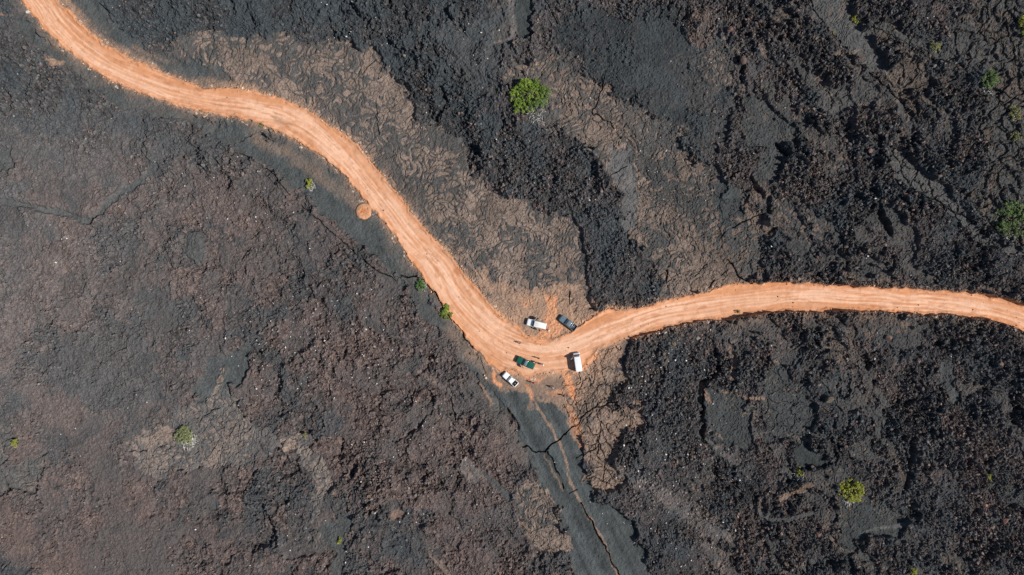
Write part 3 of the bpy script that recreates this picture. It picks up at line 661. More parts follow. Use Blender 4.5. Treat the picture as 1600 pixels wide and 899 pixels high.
# small pale stones, in drifts
NPS = 2800
hot = [(470, 545, 60, 3), (560, 580, 90, 2), (600, 800, 60, 2), (450, 500, 90, 2), (1010, 570, 60, 2.5), (1050, 690, 70, 4), (1020, 760, 70, 4), (1090, 820, 60, 3), (715, 90, 40, 3), (860, 260, 70, 2.0), (1080, 250, 60, 2.5), (1040, 540, 60, 2), (570, 30, 60, 2), (740, 720, 60, 2), (640, 720, 70, 2), (390, 300, 50, 2)]
pw = wgt * 0 + .30 * (rough > .2)
for (hx, hy, hr, ha) in hot:
    pw = pw + ha * np.exp(-((PX - hx) ** 2 + (PY - hy) ** 2) / hr ** 2)
pw = pw * inner * (orange < .1)
cdf = np.cumsum(pw.ravel().astype(np.float64)); cdf /= cdf[-1]
pick = np.clip(np.searchsorted(cdf, rng.random(NPS)), 0, X.size - 1)
sz = .055 + .17 * rng.random(NPS) ** 4
pos = allV[pick].copy(); pos[:, 2] += .08 + sz * .4
cc = np.array([.62, .60, .57]) * (.35 + .8 * rng.random((NPS, 1)))
tag(scatter('pale_stones', pos.astype(f32), sz.astype(f32), cc.astype(f32)), kind='stuff')
# crumbs of dirt and grit along the road borders
NB = 2600
pw = (np.exp(-((sdr - .5) / 2.2) ** 2) + .012 * (sdr < -2)) * inner
cdf = np.cumsum(pw.ravel().astype(np.float64)); cdf /= cdf[-1]
pick = np.clip(np.searchsorted(cdf, rng.random(NB)), 0, X.size - 1)
sz = .05 + .16 * rng.random(NB) ** 3
pos = allV[pick].copy(); pos[:, 2] += sz * .3
cc = np.where(rng.random((NB, 1)) < .6, np.array([[.52, .30, .18]]), np.array([[.12, .085, .07]])) * (.7 + .6 * rng.random((NB, 1)))
tag(scatter('roadside_gravel', pos.astype(f32), sz.astype(f32), cc.astype(f32)), kind='stuff')

def boulder(px, py, rpx, h, col, label, cat='boulder', seed=0, sq=1.0, name='lava_boulder', grp='boulders on the lava field'):
    r = np.random.default_rng(seed + 100)
    V, Fa = ICO3
    V = V.copy()
    for _ in range(9):                                   # flatten facets with random planes
        n = r.normal(size=3); n /= np.linalg.norm(n); d = .62 + .25 * r.random()
        t = V @ n - d; V -= np.clip(t, 0, None)[:, None] * n
    V *= 1 + .07 * (r.random((len(V), 1)) - .5)
    R = rpx * S
    V = V * np.array([R, R * sq, h * .62])
    a = r.random() * 6.28; c, s_ = math.cos(a), math.sin(a)
    V = np.stack([V[:, 0] * c - V[:, 1] * s_, V[:, 0] * s_ + V[:, 1] * c, V[:, 2]], 1)
    x, y = W(px, py)
    cols = np.array(col) * (.8 + .4 * r.random((len(V), 1)))
    o = mesh_np(name, V, Fa, M_ROCK, cols)
    o.location = (x, y, ground_z(x, y) + h * .30)
    return tag(o, label, cat, grp)
BOULD = [(1385, 527, 5.0, 1.3, (.17, .105, .085), 'blocky pinkish boulder with a hollow beside it, south of the eastern road'),
         (1411, 306, 6.0, 1.3, (.13, .075, .06), 'reddish upright boulder just east of the long open trench'),
         (1277, 834, 5.5, 1.0, (.13, .08, .068), 'smooth dull red boulder below the pink lava ridge, lower right'),
         (1566, 812, 7.0, 1.2, (.13, .07, .06), 'rounded red boulder below the grey lava tongue at the right edge'),
         (1152, 502, 6.5, 1.3, (.10, .075, .06), 'brown boulder at the lower border of the eastern road beside a dry tuft'),
         (1137, 50, 5.0, 1.1, (.16, .095, .08), 'small pink boulder between the reddish mound and the dark crater knob'),
         (1158, 97, 7.0, 1.9, (.11, .075, .065), 'tall pinkish boulder throwing a black shadow, below the crater knob'),
         (1051, 537, 4.0, .8, (.17, .12, .08), 'tan boulder in the clinker just below the eastern road'),
         (1090, 529, 3.6, .7, (.28, .26, .24), 'pale grey boulder in black clinker below the eastern road'),
         (1433, 565, 4.2, .9, (.19, .12, .10), 'light pink boulder above the small ropy strip in the right clinker'),
         (1562, 568, 4.0, .8, (.17, .105, .085), 'pinkish boulder alone near the right edge below the road'),
         (1290, 622, 7.5, 1.2, (.10, .08, .066), 'broad brown boulder beside the dark cracked slabs, right side'),
         (1353, 238, 4.0, .8, (.15, .09, .08), 'pink boulder above the narrow gully in the rough right flow'),
         (44, 19, 3.6, .7, (.42, .40, .38), 'pale grey rock at the road border, top left corner'),
         (1540, 790, 3.2, .6, (.24, .13, .08), 'small orange rock left of the grey lava tongue'),
         (757, 587, 1.6, .4, (.58, .48, .38), 'small whitish rock on dark ash left of the parked white pickup'),
         (759, 591, 2.0, .4, (.55, .40, .28), 'long buff rock touching the whitish rock left of the white pickup')]
for k, (px, py, r_, h, c_, lab) in enumerate(BOULD):
    boulder(px, py, r_, h, c_, lab, seed=k, sq=.8 if k % 2 else 1.0)

# round heap of orange dirt beside the road
def dirt_mound():
    n, m_ = 26, 72
    V = [(0, 0, 0)]; rr = np.random.default_rng(5)
    ph = rr.random(8) * 6.28
    for i in range(1, n + 1):
        t = i / n
        for k in range(m_):
            a = 2 * math.pi * k / m_
            R = 2.15 * (1 + .07 * math.sin(3 * a + ph[0]) + 0.055 * math.sin(7 * a + ph[1]) + .045 * math.sin(13 * a + ph[2])) * t
            V.append((R * math.cos(a), R * math.sin(a), 0))
    V = np.array(V, f32); r = np.hypot(V[:, 0], V[:, 1]) / 2.15
    x0, y0 = W(568.5, 330.5)
    nz = fbm(V[:, 0] / .5 + 40, V[:, 1] / .5 + 40, 3, 60); nz2 = fbm(V[:, 0] / 1.3 + 90, V[:, 1] / 1.3, 2, 61)
    V[:, 2] = .42 * np.clip(1 - r ** 4, 0, 1) + (nz - .5) * .30 * np.clip(1.1 - r, 0, 1) + (nz2 - .5) * .4 * np.clip(1 - r, 0, 1)
    V[:, 2] -= .25 * np.exp(-(((V[:, 0] + .75) / .35) ** 2 + ((V[:, 1] + .1) / .22) ** 2)) + .2 * np.exp(-(((V[:, 0] - .8) / .25) ** 2 + ((V[:, 1] - .8) / .25) ** 2))
    V[r > .985, 2] = -.5
    z0 = max(ground_z(x0 + a, y0 + b) for a in (-1.2, 0, 1.2) for b in (-1.2, 0, 1.2)) - .08
    tri = []
    for k in range(m_): tri.append((0, 1 + k, 1 + (k + 1) % m_))
    for i in range(n - 1):
        for k in range(m_):
            a = 1 + i * m_ + k; b = 1 + i * m_ + (k + 1) % m_
            tri += [(a, a + m_, b), (b, a + m_, b + m_)]
    base = np.array([.48, .25, .14], f32) * (.75 + .5 * nz[:, None])
    base = base + (np.array([.42, .16, .07], f32) - base) * np.clip(1.1 - r * 1.6, 0, .7)[:, None]
    o = mesh_np('dirt_mound', V, np.array(tri, np.int32), M_ROAD, base, True)
    o.location = (x0, y0, z0)
    tag(o, 'low round heap of orange dirt on dark ash beside the road', 'dirt mound')
dirt_mound()

# ------------------------------------------------------------------ plants
def leaf_mat(name, dark, lite, scale=1.6):
    m, nt, b = new_mat(name)
    at = nt.nodes.new('ShaderNodeAttribute'); at.attribute_name = 'alb'
    sep = nt.nodes.new('ShaderNodeSeparateColor'); nt.links.new(at.outputs['Color'], sep.inputs['Color'])
    mx = nt.nodes.new('ShaderNodeMix'); mx.data_type = 'RGBA'
    mx.inputs['A'].default_value = (*dark, 1); mx.inputs['B'].default_value = (*lite, 1)
    nt.links.new(sep.outputs['Red'], mx.inputs['Factor']); nt.links.new(mx.outputs['Result'], b.inputs['Base Color'])
    b.inputs['Roughness'].default_value = .6; b.inputs['Specular IOR Level'].default_value = .25
    tr = nt.nodes.new('ShaderNodeBsdfTranslucent'); nt.links.new(mx.outputs['Result'], tr.inputs['Color'])
    ms = nt.nodes.new('ShaderNodeMixShader'); ms.inputs['Fac'].default_value = .25
    nt.links.new(b.outputs['BSDF'], ms.inputs[1]); nt.links.new(tr.outputs['BSDF'], ms.inputs[2])
    nt.links.new(ms.outputs['Shader'], nt.nodes['Material Output'].inputs['Surface'])
    return m
LEAF = {'green': leaf_mat('green_leaves', (.06, .12, .02), (.34, .46, .075)),
        'yellow': leaf_mat('yellow_leaves', (.18, .20, .035), (.52, .53, .10)),
        'pale': leaf_mat('pale_leaves', (.16, .18, .08), (.42, .45, .22)),
        'grey': leaf_mat('grey_green_leaves', (.08, .13, .05), (.27, .36, .14)),
        'deep': leaf_mat('deep_green_leaves', (.04, .10, .03), (.19, .36, .09)),
        'olive': leaf_mat('olive_leaves', (.17, .17, .075), (.40, .39, .18))}
M_BARK = plain('grey_bark', (.16, .13, .10), .9, .2, var=.4, scale=9)
M_TWIG = plain('bleached_twigs', (.62, .60, .57), .85, .2, var=.3, scale=12)

def leaves_np(clumps, per, size, rr):
    n = len(clumps) * per
    c = np.repeat(clumps[:, :3], per, 0); cr = np.repeat(clumps[:, 3], per)
    d = rr.normal(size=(n, 3)); d /= np.linalg.norm(d, axis=1)[:, None]; d[:, 2] = np.where(d[:, 2] < -.3, -d[:, 2], d[:, 2])
    p = c + d * (cr * rr.random(n) ** .45)[:, None]
    nrm = d + .9 * rr.normal(size=(n, 3)); nrm[:, 2] += .5; nrm /= np.linalg.norm(nrm, axis=1)[:, None]
    t = np.cross(nrm, rr.normal(size=(n, 3))); t /= np.linalg.norm(t, axis=1)[:, None]; b = np.cross(nrm, t)
    s = (size * (.55 + .9 * rr.random(n)))[:, None]
    V = np.stack([p - t * s, p - b * s * .45 + nrm * s * .12, p + t * s, p + b * s * .45 + nrm * s * .12], 1).reshape(-1, 3)
    tone = np.repeat(np.clip(np.repeat(clumps[:, 4], per) * .7 + .3 * rr.random(n), 0, 1), 4)
    return V, np.arange(n * 4).reshape(-1, 4), np.stack([tone] * 3, 1)

def tube(bm, pts, r0, r1, seg=6):
    rings = []
    for i, p in enumerate(pts):
        a = pts[max(i - 1, 0)]; b = pts[min(i + 1, len(pts) - 1)]
        d = (Vector(b) - Vector(a)).normalized(); s = d.cross(Vector((.3, .5, .81))).normalized(); t = d.cross(s)
        r = r0 + (r1 - r0) * i / (len(pts) - 1)
        rings.append([bm.verts.new(Vector(p) + (s * math.cos(2 * math.pi * k / seg) + t * math.sin(2 * math.pi * k / seg)) * r) for k in range(seg)])
    for A, B in zip(rings[:-1], rings[1:]):
        for k in range(seg): bm.faces.new((A[k], A[(k + 1) % seg], B[(k + 1) % seg], B[k]))
    bm.faces.new(rings[0][::-1]); bm.faces.new(rings[-1])

def bm_obj(name, bm, mat, parent=None, smooth=True):
    bmesh.ops.recalc_face_normals(bm, faces=bm.faces)
    me = bpy.data.meshes.new(name); bm.to_mesh(me); bm.free()
    for p in me.polygons: p.use_smooth = smooth
    for m_ in (mat if isinstance(mat, (list, tuple)) else [mat]): me.materials.append(m_)
    o = bpy.data.objects.new(name, me); COL.objects.link(o)
    if parent: o.parent = parent
    return o

def plant(name, label, cat, px, py, rx, ry, h, mat, ang=0, seed=0, leaf=.13, dens=1.0, twigs=None, parts=None, group='shrubs on the lava field', stem='stems'):
    """rx, ry: crown half-widths in survey pixels; twigs: (dx, dy, spread, count) in pixels"""
    rr = np.random.default_rng(seed + 900); rnd = random.Random(seed + 40)
    x0, y0 = W(px, py); z0 = ground_z(x0, y0)
    root = bpy.data.objects.new(name, None); COL.objects.link(root); root.location = (x0, y0, z0)
    tag(root, label, cat, group)
    RX_, RY_ = rx * S, ry * S
    n = max(5, int(dens * 13 * RX_ * RY_ ** 1.0 * 1.0) + 6)
    ca, sa = math.cos(ang), math.sin(ang)
    cl = []
    nl = 6 + int(min(9, RX_ * RY_ * .55)); rmin = min(RX_, RY_)
    lob = []
    for i in range(nl):
        a = 6.283 * (i + .8 * rr.random()) / (nl - 2); q = 0.62 + .30 * rr.random() if i < nl - 2 else .25 * rr.random()
        lob.append((RX_ * q * math.cos(a) * .86, RY_ * q * math.sin(a) * .86, rmin * (.26 + .24 * rr.random()) * (1.25 if i >= nl - 2 else 1), h * (1.0 - .55 * q * q) * (.75 + .4 * rr.random()), rr.random()))
    for i in range(n):
        lx, ly, lr, lz, lt = lob[rr.integers(nl)]
        a = rr.random() * 6.283; q = math.sqrt(rr.random())
        x, y = lx + lr * q * math.cos(a), ly + lr * q * math.sin(a)
        z = max(lz * (.45 + .55 * math.sqrt(1 - q * q * .9)) * (.85 + .2 * rr.random()) - (.5 * h * rr.random() if rr.random() < .25 else 0), h * .12)
        cr = (.17 + .17 * rr.random()) * min(1.25, .35 + .28 * (RX_ + RY_) ** .8)
        cl.append((x * ca - y * sa, x * sa + y * ca, z, cr, .55 * lt + .45 * rr.random()))
    cl = np.array(cl, f32)
    V, Fq, cols = leaves_np(cl, int(46 * min(1.4, max(.6, dens))), leaf, rr)
    V[:, 2] = np.maximum(V[:, 2], .03)
    if parts:                                           # a differently coloured share of the crown
        fx, fy, m2 = parts
        cen = V.reshape(-1, 4, 3).mean(1)
        sel = (cen[:, 0] * fx + cen[:, 1] * fy) / max(RX_, RY_) + .25 * rr.normal(size=len(cen)) > .55
        for nm, s_, mm in (('foliage', ~sel, LEAF[mat]), ('dry_foliage', sel, LEAF[m2])):
            vv = V.reshape(-1, 4, 3)[s_].reshape(-1, 3); cc_ = cols.reshape(-1, 4, 3)[s_].reshape(-1, 3)
            mesh_np(nm if stem != 'trunk' else nm.replace('foliage', 'crown'), vv, np.arange(len(vv)).reshape(-1, 4), mm, cc_, parent=root)
    else:
        mesh_np('foliage' if stem != 'trunk' else 'crown', V, Fq, LEAF[mat], cols, parent=root)
    bm = bmesh.new()
    for i in range(0, n, max(1, n // 16)):
        e = Vector(cl[i, :3]); mid = Vector((e.x * .45, e.y * .45, e.z * .62))
        tube(bm, [(0, 0, -.15), mid * .5 + Vector((0, 0, .05)), mid, e], .03 + .022 * h, .012, 6)
    if stem == 'trunk': tube(bm, [(0, 0, -.3), (.05, .03, h * .25), (0, .06, h * .5)], .22, .13, 10)
    bm_obj(stem, bm, M_BARK, root)
    if twigs:
        dx, dy, spr, cnt = twigs
        bm = bmesh.new()
        for i in range(cnt):
            a = rnd.random() * 6.283; q = math.sqrt(rnd.random()) * spr * S
            bx, by = dx * S + q * math.cos(a), -dy * S + q * math.sin(a)
            zb = ground_z(x0 + bx, y0 + by) - z0
            l = (.35 + .55 * rnd.random()) * (.5 + spr / 16)
            th = rnd.random() * 6.283
            ex, ey = bx + l * math.cos(th), by + l * math.sin(th)
            ze = ground_z(x0 + ex, y0 + ey) - z0
            tube(bm, [(bx, by, zb + .04), ((bx + ex) / 2 + .08 * rnd.uniform(-1, 1), (by + ey) / 2 + .08 * rnd.uniform(-1, 1), max(zb, ze) + .12 + .15 * rnd.random()), (ex, ey, ze + .06 + .18 * rnd.random())], .05, .02, 5)
        bm_obj('dry_twigs', bm, M_TWIG, root)
    return root

plant('tree', 'broad bright green tree with bare white twigs at its foot on dark lava', 'tree', 828, 154, 31, 27, 3.6, 'green', 0, 1, .15, 1.15, (8, 24, 15, 46), (.9, -.75, 'grey'), 'trees on the lava field', 'trunk')
plant('shrub', 'large dark green bush at the right edge with a greyish half above the road', 'shrub', 1580, 345, 32, 30, 2.8, 'grey', .3, 2, .15, .80, (-10, 27, 8, 30), (.85, -.3, 'pale'))
for args in [('small round yellow-green shrub with white twigs on ash left of the road', 484, 288, 6.5, 6.5, 1.3, 'yellow', .09, (3, 4, 6, 46)),
             ('tall mixed green and pale shrub over the crack at the left road border', 658, 446, 7, 10, 1.5, 'deep', .10, (2, 0, 8, 30)),
             ('bright green bush on the crack at the left road border, lower of the two', 697, 487, 9, 11, 1.7, 'green', .11, None),
             ('pale yellow-green round shrub ringed with white twigs on tan lava, lower left', 290, 681, 14, 13, 1.6, 'pale', .10, (6, 7, 13, 130)),
             ('small yellow shrub close to the left edge on brown clinker', 27, 692, 6, 7, 1.0, 'yellow', .09, None),
             ('tiny yellow shrub on the smooth dark slab at the bottom, left half', 531, 844, 5, 5, .9, 'yellow', .09, None),
             ('grey-green bush with white twigs below it among cracked slabs, upper right', 1542, 127, 15, 13, 1.9, 'grey', .11, (0, 13, 9, 26)),
             ('straw-coloured upright shrub between slabs near the right edge', 1583, 178, 9, 11, 1.4, 'olive', .10, (0, 8, 5, 12)),
             ('flat dull green shrub below the straw-coloured one at the right edge', 1585, 215, 9, 6, 1.0, 'olive', .10, None),
             ('yellow-green double bush cut by the right edge near the top corner', 1598, 45, 10, 17, 1.9, 'yellow', .12, None),
             ('yellow shrub on the long grey ropy strip at the top right', 1335, 31, 6.5, 6, 1.0, 'yellow', .09, None),
             ('thin dry yellowish shrub on the tan ridge, upper right', 1458, 76, 9, 9, 1.1, 'olive', .09, (0, 0, 8, 18)),
             ('faint small dry tuft on the left border of the grey ropy strip', 1302, 52, 4.5, 3.5, .5, 'olive', .07, None),
             ('tiny green sprig right of the thin dry shrub, upper right', 1479, 95, 2.5, 2.5, .4, 'yellow', .06, None),
             ('lime yellow round bush with white twigs under it, largest in the lower right', 1329, 764, 16, 16, 2.3, 'yellow', .12, (-3, 17, 9, 60)),
             ('small yellow-green shrub up-left of the lime yellow bush', 1247, 738, 8, 7, 1.0, 'yellow', .09, (-4, 6, 7, 22)),
             ('small lime shrub at the tip of the grey lava tongue, far right', 1541, 746, 7, 6, 1.0, 'yellow', .09, None),
             ('small yellow shrub cut by the bottom edge, right half', 1425, 893, 7, 7, 1.0, 'yellow', .09, None),
             ('low yellow tuft on the tan patch right of the pale ringed shrub', 477, 680, 5, 4, .4, 'olive', .07, None),
             ('tiny green tuft at the lower border of the upper road bend', 408, 196, 2.5, 3, .5, 'green', .06, None),
             ('dark olive tuft growing at the lower border of the eastern road', 1153, 486, 6, 2.5, .5, 'olive', .08, None)]:
    lab, px, py, rx, ry, h, mt, lf, tw_ = args
    plant('shrub', lab, 'shrub', px, py, rx * 1.16, ry * 1.16, h, mt, .2, int(px + py), lf, 1.25, tw_, (.8, .5, 'pale') if (px == 658) else None)

# ------------------------------------------------------------------ vehicles
M_WHITE = plain('white_paint', (.78, .79, .79), .35, .5, coat=.5, var=.03)
M_CREAM = plain('cream_paint', (.74, .73, .68), .45, .4, coat=.2, var=.05)
M_GREEN = plain('green_paint', (.008, .085, .060), .35, .4, coat=.3, var=.08)
M_BLUE = plain('blue_grey_paint', (.13, .185, .225), .3, .5, metal=.2, coat=.6, var=.08)
M_GLASS = plain('tinted_glass', (.020, .028, .032), .08, .6, var=.1)
M_RUB = plain('tyre_rubber', (.022, .022, .022), .85, .2, var=.2)
M_BLACK = plain('black_plastic', (.025, .025, .027), .6, .3, var=.15)
M_STEEL = plain('rim_steel', (.45, .45, .46), .35, .5, metal=.8, var=.1)
M_LAMP = plain('lamp_glass', (.75, .75, .72), .12, .6, var=.03)
M_TAIL = plain('tail_lens', (.35, .02, .015), .2, .5, var=.05)
M_SEAT = plain('grey_seat', (.10, .10, .11), .9, .2, var=.2)

def loft(bm, sections, caps=True):
    rings = [[bm.verts.new(p) for p in s] for s in sections]
    n = len(rings[0])
    for A, B in zip(rings[:-1], rings[1:]):
        for k in range(n): bm.faces.new((A[k], A[(k + 1) % n], B[(k + 1) % n], B[k]))
    if caps: bm.faces.new(rings[0][::-1]); bm.faces.new(rings[-1])

def box(bm, c, s, rz=0):
    m = Matrix.Translation(c) @ Matrix.Rotation(rz, 4, 'Z') @ Matrix.Diagonal((*s, 1))
    r = bmesh.ops.create_cube(bm, size=1, matrix=m)
    bmesh.ops.bevel(bm, geom=list({e for v in r['verts'] for e in v.link_edges}), offset=min(s) * .18, segments=2, affect='EDGES')

def rrect(x0, x1, w0, w1, z, r, n=5, z1=None):
    """rounded rectangle in plan; w0 half-width at x0, w1 at x1; z at x0, z1 at x1"""
    z1 = z if z1 is None else z1
    cs = [((x1 - r), (w1 - r), 0), ((x0 + r), (w0 - r), 90), ((x0 + r), -(w0 - r), 180), ((x1 - r), -(w1 - r), 270)]
    out = []
    for cx, cy, a0 in cs:
        for k in range(n):
            a = math.radians(a0 + 90 * k / (n - 1))
            x = cx + r * math.cos(a)
            out.append((x, cy + r * math.sin(a), z + (z1 - z) * (x - x0) / (x1 - x0)))
    return out

def pane(name, q, mat, parent, t=.012, inset=.0):
    q = [Vector(p) for p in q]; c = sum(q, Vector()) / 4
    q = [c + (p - c) * (1 - inset) for p in q]
    nrm = (q[1] - q[0]).cross(q[3] - q[0]).normalized()
    if nrm.dot(c - Vector((0, 0, .8))) < 0: nrm = -nrm
    bm = bmesh.new()
    a = [bm.verts.new(p - nrm * .004) for p in q]; b = [bm.verts.new(c + (p - c) * .97 + nrm * t) for p in q]
    bm.faces.new(a); bm.faces.new(b)
    for k in range(4): bm.faces.new((a[k], a[(k + 1) % 4], b[(k + 1) % 4], b[k]))
    return bm_obj(name, bm, mat, parent, False)

def wheel(x, y, r, w_, root, name='wheel'):
    e = bpy.data.objects.new(name, None); COL.objects.link(e); e.parent = root; e.location = (x, y, r)
    def lathe(nm, prof, mat):
        bm = bmesh.new(); rings = []
        for (rad, yy) in prof:
            rings.append([bm.verts.new((rad * math.cos(2 * math.pi * k / 28), yy, rad * math.sin(2 * math.pi * k / 28))) for k in range(28)])
        for A, B in zip(rings[:-1], rings[1:]):
            for k in range(28): bm.faces.new((A[k], A[(k + 1) % 28], B[(k + 1) % 28], B[k]))
        bm.faces.new(rings[0]); bm.faces.new(rings[-1]); return bm_obj(nm, bm, mat, e)
    h = w_ / 2
    lathe('tyre', [(r * .62, -h * .9), (r * .86, -h), (r * .97, -h * .75), (r, -h * .3), (r, h * .3), (r * .97, h * .75), (r * .86, h), (r * .62, h * .9)], M_RUB)
    s_ = 1 if y > 0 else -1
    lathe('rim', [(r * .61, s_ * h * .2), (r * .61, s_ * h * .93), (r * .5, s_ * h * .75), (r * .2, s_ * h * .8), (r * .16, s_ * h * 1.0)], M_STEEL)
    return e

def vehicle(name, label, cat, px, py, heading, sp, group='vehicles parked at the bend'):
    """local axes: x forward, y left, z up; origin on the ground under the middle"""
    L, Wd, H = sp['L'], sp['W'], sp['H']; w = Wd / 2
    x, y = W(px, py)
    hd = math.radians(heading)
    zs = [ground_z(x + a * math.cos(hd) - b * math.sin(hd), y + a * math.sin(hd) + b * math.cos(hd)) for a in (-L * .32, L * .32) for b in (-w * .85, w * .85)]
    root = bpy.data.objects.new(name, None); COL.objects.link(root)
    root.location = (x, y, sum(zs) / 4 - .01); root.rotation_euler = (0, 0, hd)
    # sit on the slope of the ground under the wheels
    tilt = -math.atan2((zs[2] + zs[3] - zs[0] - zs[1]) / 2, L * .64); roll = math.atan2((zs[1] + zs[3] - zs[0] - zs[2]) / 2, w * 1.7)
    root.rotation_euler = (roll, tilt, hd)
    tag(root, label, cat, group)
    paint = sp['paint']; belt = sp['belt']; wr = sp.get('wr', .36)
    xf, xr = L / 2, -L / 2
    xw = [xf - sp['fo'], xr + sp['ro']]
    body_end = sp.get('body_end', xr)                  # where the painted body stops (pickup bed follows)
    st = np.linspace(body_end + .0, xf, 34)
    secs = []
    for s_ in st:
        nose = max(0, (s_ - (xf - .22)) / .22); tail = max(0, ((xr + .15) - s_) / .15)
        ww_ = w * (1 - .10 * nose ** 2 - .06 * tail ** 2) - .03 * max(0, (s_ - sp['ws0']) / (xf - sp['ws0']))
        zt = belt if s_ < sp['ws0'] else belt - (belt - sp['hood']) * min(1, ((s_ - sp['ws0']) / max(xf - sp['ws0'], .01)) ** 1.3)
        zt -= .16 * nose ** 2
        zb = .34 + .12 * nose + .1 * tail
        for xc in xw:
            d = abs(s_ - xc)
            if d < wr + .07: zb = max(zb, wr + math.sqrt(max(0, (wr + .07) ** 2 - d * d)))
        zb = min(zb, zt - .12)
        sec = [(s_, -ww_ * .93, zb), (s_, -ww_ * .99, zb + .06), (s_, -ww_, (zb + zt) / 2), (s_, -ww_ * .985, zt - .10), (s_, -ww_ * .94, zt - .02), (s_, -ww_ * .8, zt + .012), (s_, -ww_ * .4, zt + .028),
               (s_, 0, zt + .032), (s_, ww_ * .4, zt + .028), (s_, ww_ * .8, zt + .012), (s_, ww_ * .94, zt - .02), (s_, ww_ * .985, zt - .10), (s_, ww_, (zb + zt) / 2), (s_, ww_ * .99, zb + .06), (s_, ww_ * .93, zb)]
        secs.append(sec)
    bm = bmesh.new(); loft(bm, secs)
    # cabin pillars and shell
    c0, c1, r0, r1 = sp['cab0'], sp['ws0'] + .04, sp['roof0'], sp['roof1']
    wb, wt = w * .955, sp.get('wt', w * .82)
    loft(bm, [rrect(c0, c1, wb, wb * .97, belt - .05, .10), rrect(c0 * .35 + r0 * .65, c1 * .35 + r1 * .65, wb * .35 + wt * .65, wb * .35 + wt * .65, belt + (H - belt) * .65, .14), rrect(r0, r1, wt, wt * .97, H - .05, .16)])
    body = bm_obj('body', bm, paint, root)
    # roof panel
    bm = bmesh.new()
    loft(bm, [rrect(r0 - .02, r1 + .02, wt + .02, wt * .98 + .02, H - .055, .17), rrect(r0 + .01, r1 - .01, wt, wt * .97, H - .012, .16), rrect(r0 + .14, r1 - .14, wt - .13, wt - .15, H + .022, .12)])
    for k in range(sp.get('ribs', 0)):
        yy = (k - (sp['ribs'] - 1) / 2) * wt * 1.4 / sp['ribs']; box(bm, ((r0 + r1) / 2, yy, H + .022), ((r1 - r0) * .82, .035, .03))
    bm_obj('roof', bm, sp.get('roofpaint', paint), root)
    # glass
    def face_pts(xa, xb, wa, wb_, za, zb_):
        return [(xa, -wa, za), (xa, wa, za), (xb, wb_, zb_), (xb, -wb_, zb_)]
    hz = H - belt
    tA, tB = .06, .93
    def lerp(a, b, t): return a + (b - a) * t
    pane('windscreen', face_pts(lerp(c1, r1, tA), lerp(c1, r1, tB), lerp(wb, wt, tA) * .90, lerp(wb, wt, tB) * .86, belt + hz * tA - .02, H - .05 - hz * .05), M_GLASS, root)
    if not sp.get('norear'):
        pane('rear_window', face_pts(lerp(c0, r0, tA + .1), lerp(c0, r0, tB), lerp(wb, wt, tA) * .86, lerp(wb, wt, tB) * .82, belt + hz * (tA + .1), H - .05 - hz * .05), M_GLASS, root)
    for sd in (-1, 1):
        edges = sp['win']
        for (a, b) in zip(edges[:-1], edges[1:]):
            def P(t, zz):
                xx = lerp(lerp(c0, c1, t), lerp(r0, r1, t), zz); yy = lerp(wb, wt, zz)
                return (xx, sd * (yy + .004), lerp(belt - .05, H - .05, zz))
            pane('side_window', [P(a + .012, .18), P(b - .012, .18), P(b - .012, .86), P(a + .012, .86)], M_GLASS, root, .008)
    # lamps, bumpers, mirrors, grille
    hl = sp['hood']
    for sd in (-1, 1):
        bm = bmesh.new(); box(bm, (xf - .07, sd * w * .68, hl - .24), (.16, .30, .17)); bm_obj('headlight', bm, M_LAMP, root)
        bm = bmesh.new(); box(bm, (xr + .03, sd * w * .86, sp.get('tz', belt - .22)), (.10, .13, .30)); bm_obj('tail_light', bm, M_TAIL, root)
        bm = bmesh.new(); box(bm, (c1 - .25, sd * (w + .10), belt + .10), (.12, .20, .17)); tube(bm, [(c1 - .25, sd * (w - .03), belt + .03), (c1 - .25, sd * (w + .05), belt + .09)], .025, .025); bm_obj('mirror', bm, sp.get('mir', M_BLACK), root)
    bm = bmesh.new(); box(bm, (xf - .02, 0, .50), (.24, Wd * .96, .22)); bm_obj('bumper', bm, sp.get('bump', M_BLACK), root)
    bm = bmesh.new(); box(bm, (xr + .0, 0, .50), (.20, Wd * .94, .18)); bm_obj('bumper', bm, sp.get('bump', M_BLACK), root)
    bm = bmesh.new(); box(bm, (xf - .055, 0, hl - .25), (.12, Wd * .42, .16)); bm_obj('grille', bm, M_BLACK, root)
    # wipers
    for yy in (-.35, .15):
        bm = bmesh.new(); tube(bm, [(c1 + .02, yy, belt + .05), (lerp(c1, r1, .35) + .03, yy + .32, belt + hz * .35 + .03)], .012, .009, 5)
        bm_obj('wiper', bm, M_BLACK, root)
    for xc in xw:
        for sd in (-1, 1): wheel(xc, sd * (w - .13), wr, .23, root)
    # pickup bed
    if 'bed' in sp:
        b0, b1, rail = xr + .04, body_end - .05, sp['rail']
        bm = bmesh.new(); wo, wi = w * .97, w * .97 - .10
        fl = .62
        ring = lambda x0_, x1_, ww_, z_: [(x0_, -ww_, z_), (x1_, -ww_, z_), (x1_, ww_, z_), (x0_, ww_, z_)]
        loft(bm, [ring(b0 + .02, b1 - .0, wo * .96, .46), ring(b0, b1, wo, .60), ring(b0, b1, wo, rail - .03), ring(b0 + .02, b1 - .02, wo - .02, rail), ring(b0 + .06, b1 - .06, wi, rail), ring(b0 + .07, b1 - .07, wi - .01, fl)])
        bed = bm_obj('bed', bm, paint, root, False)
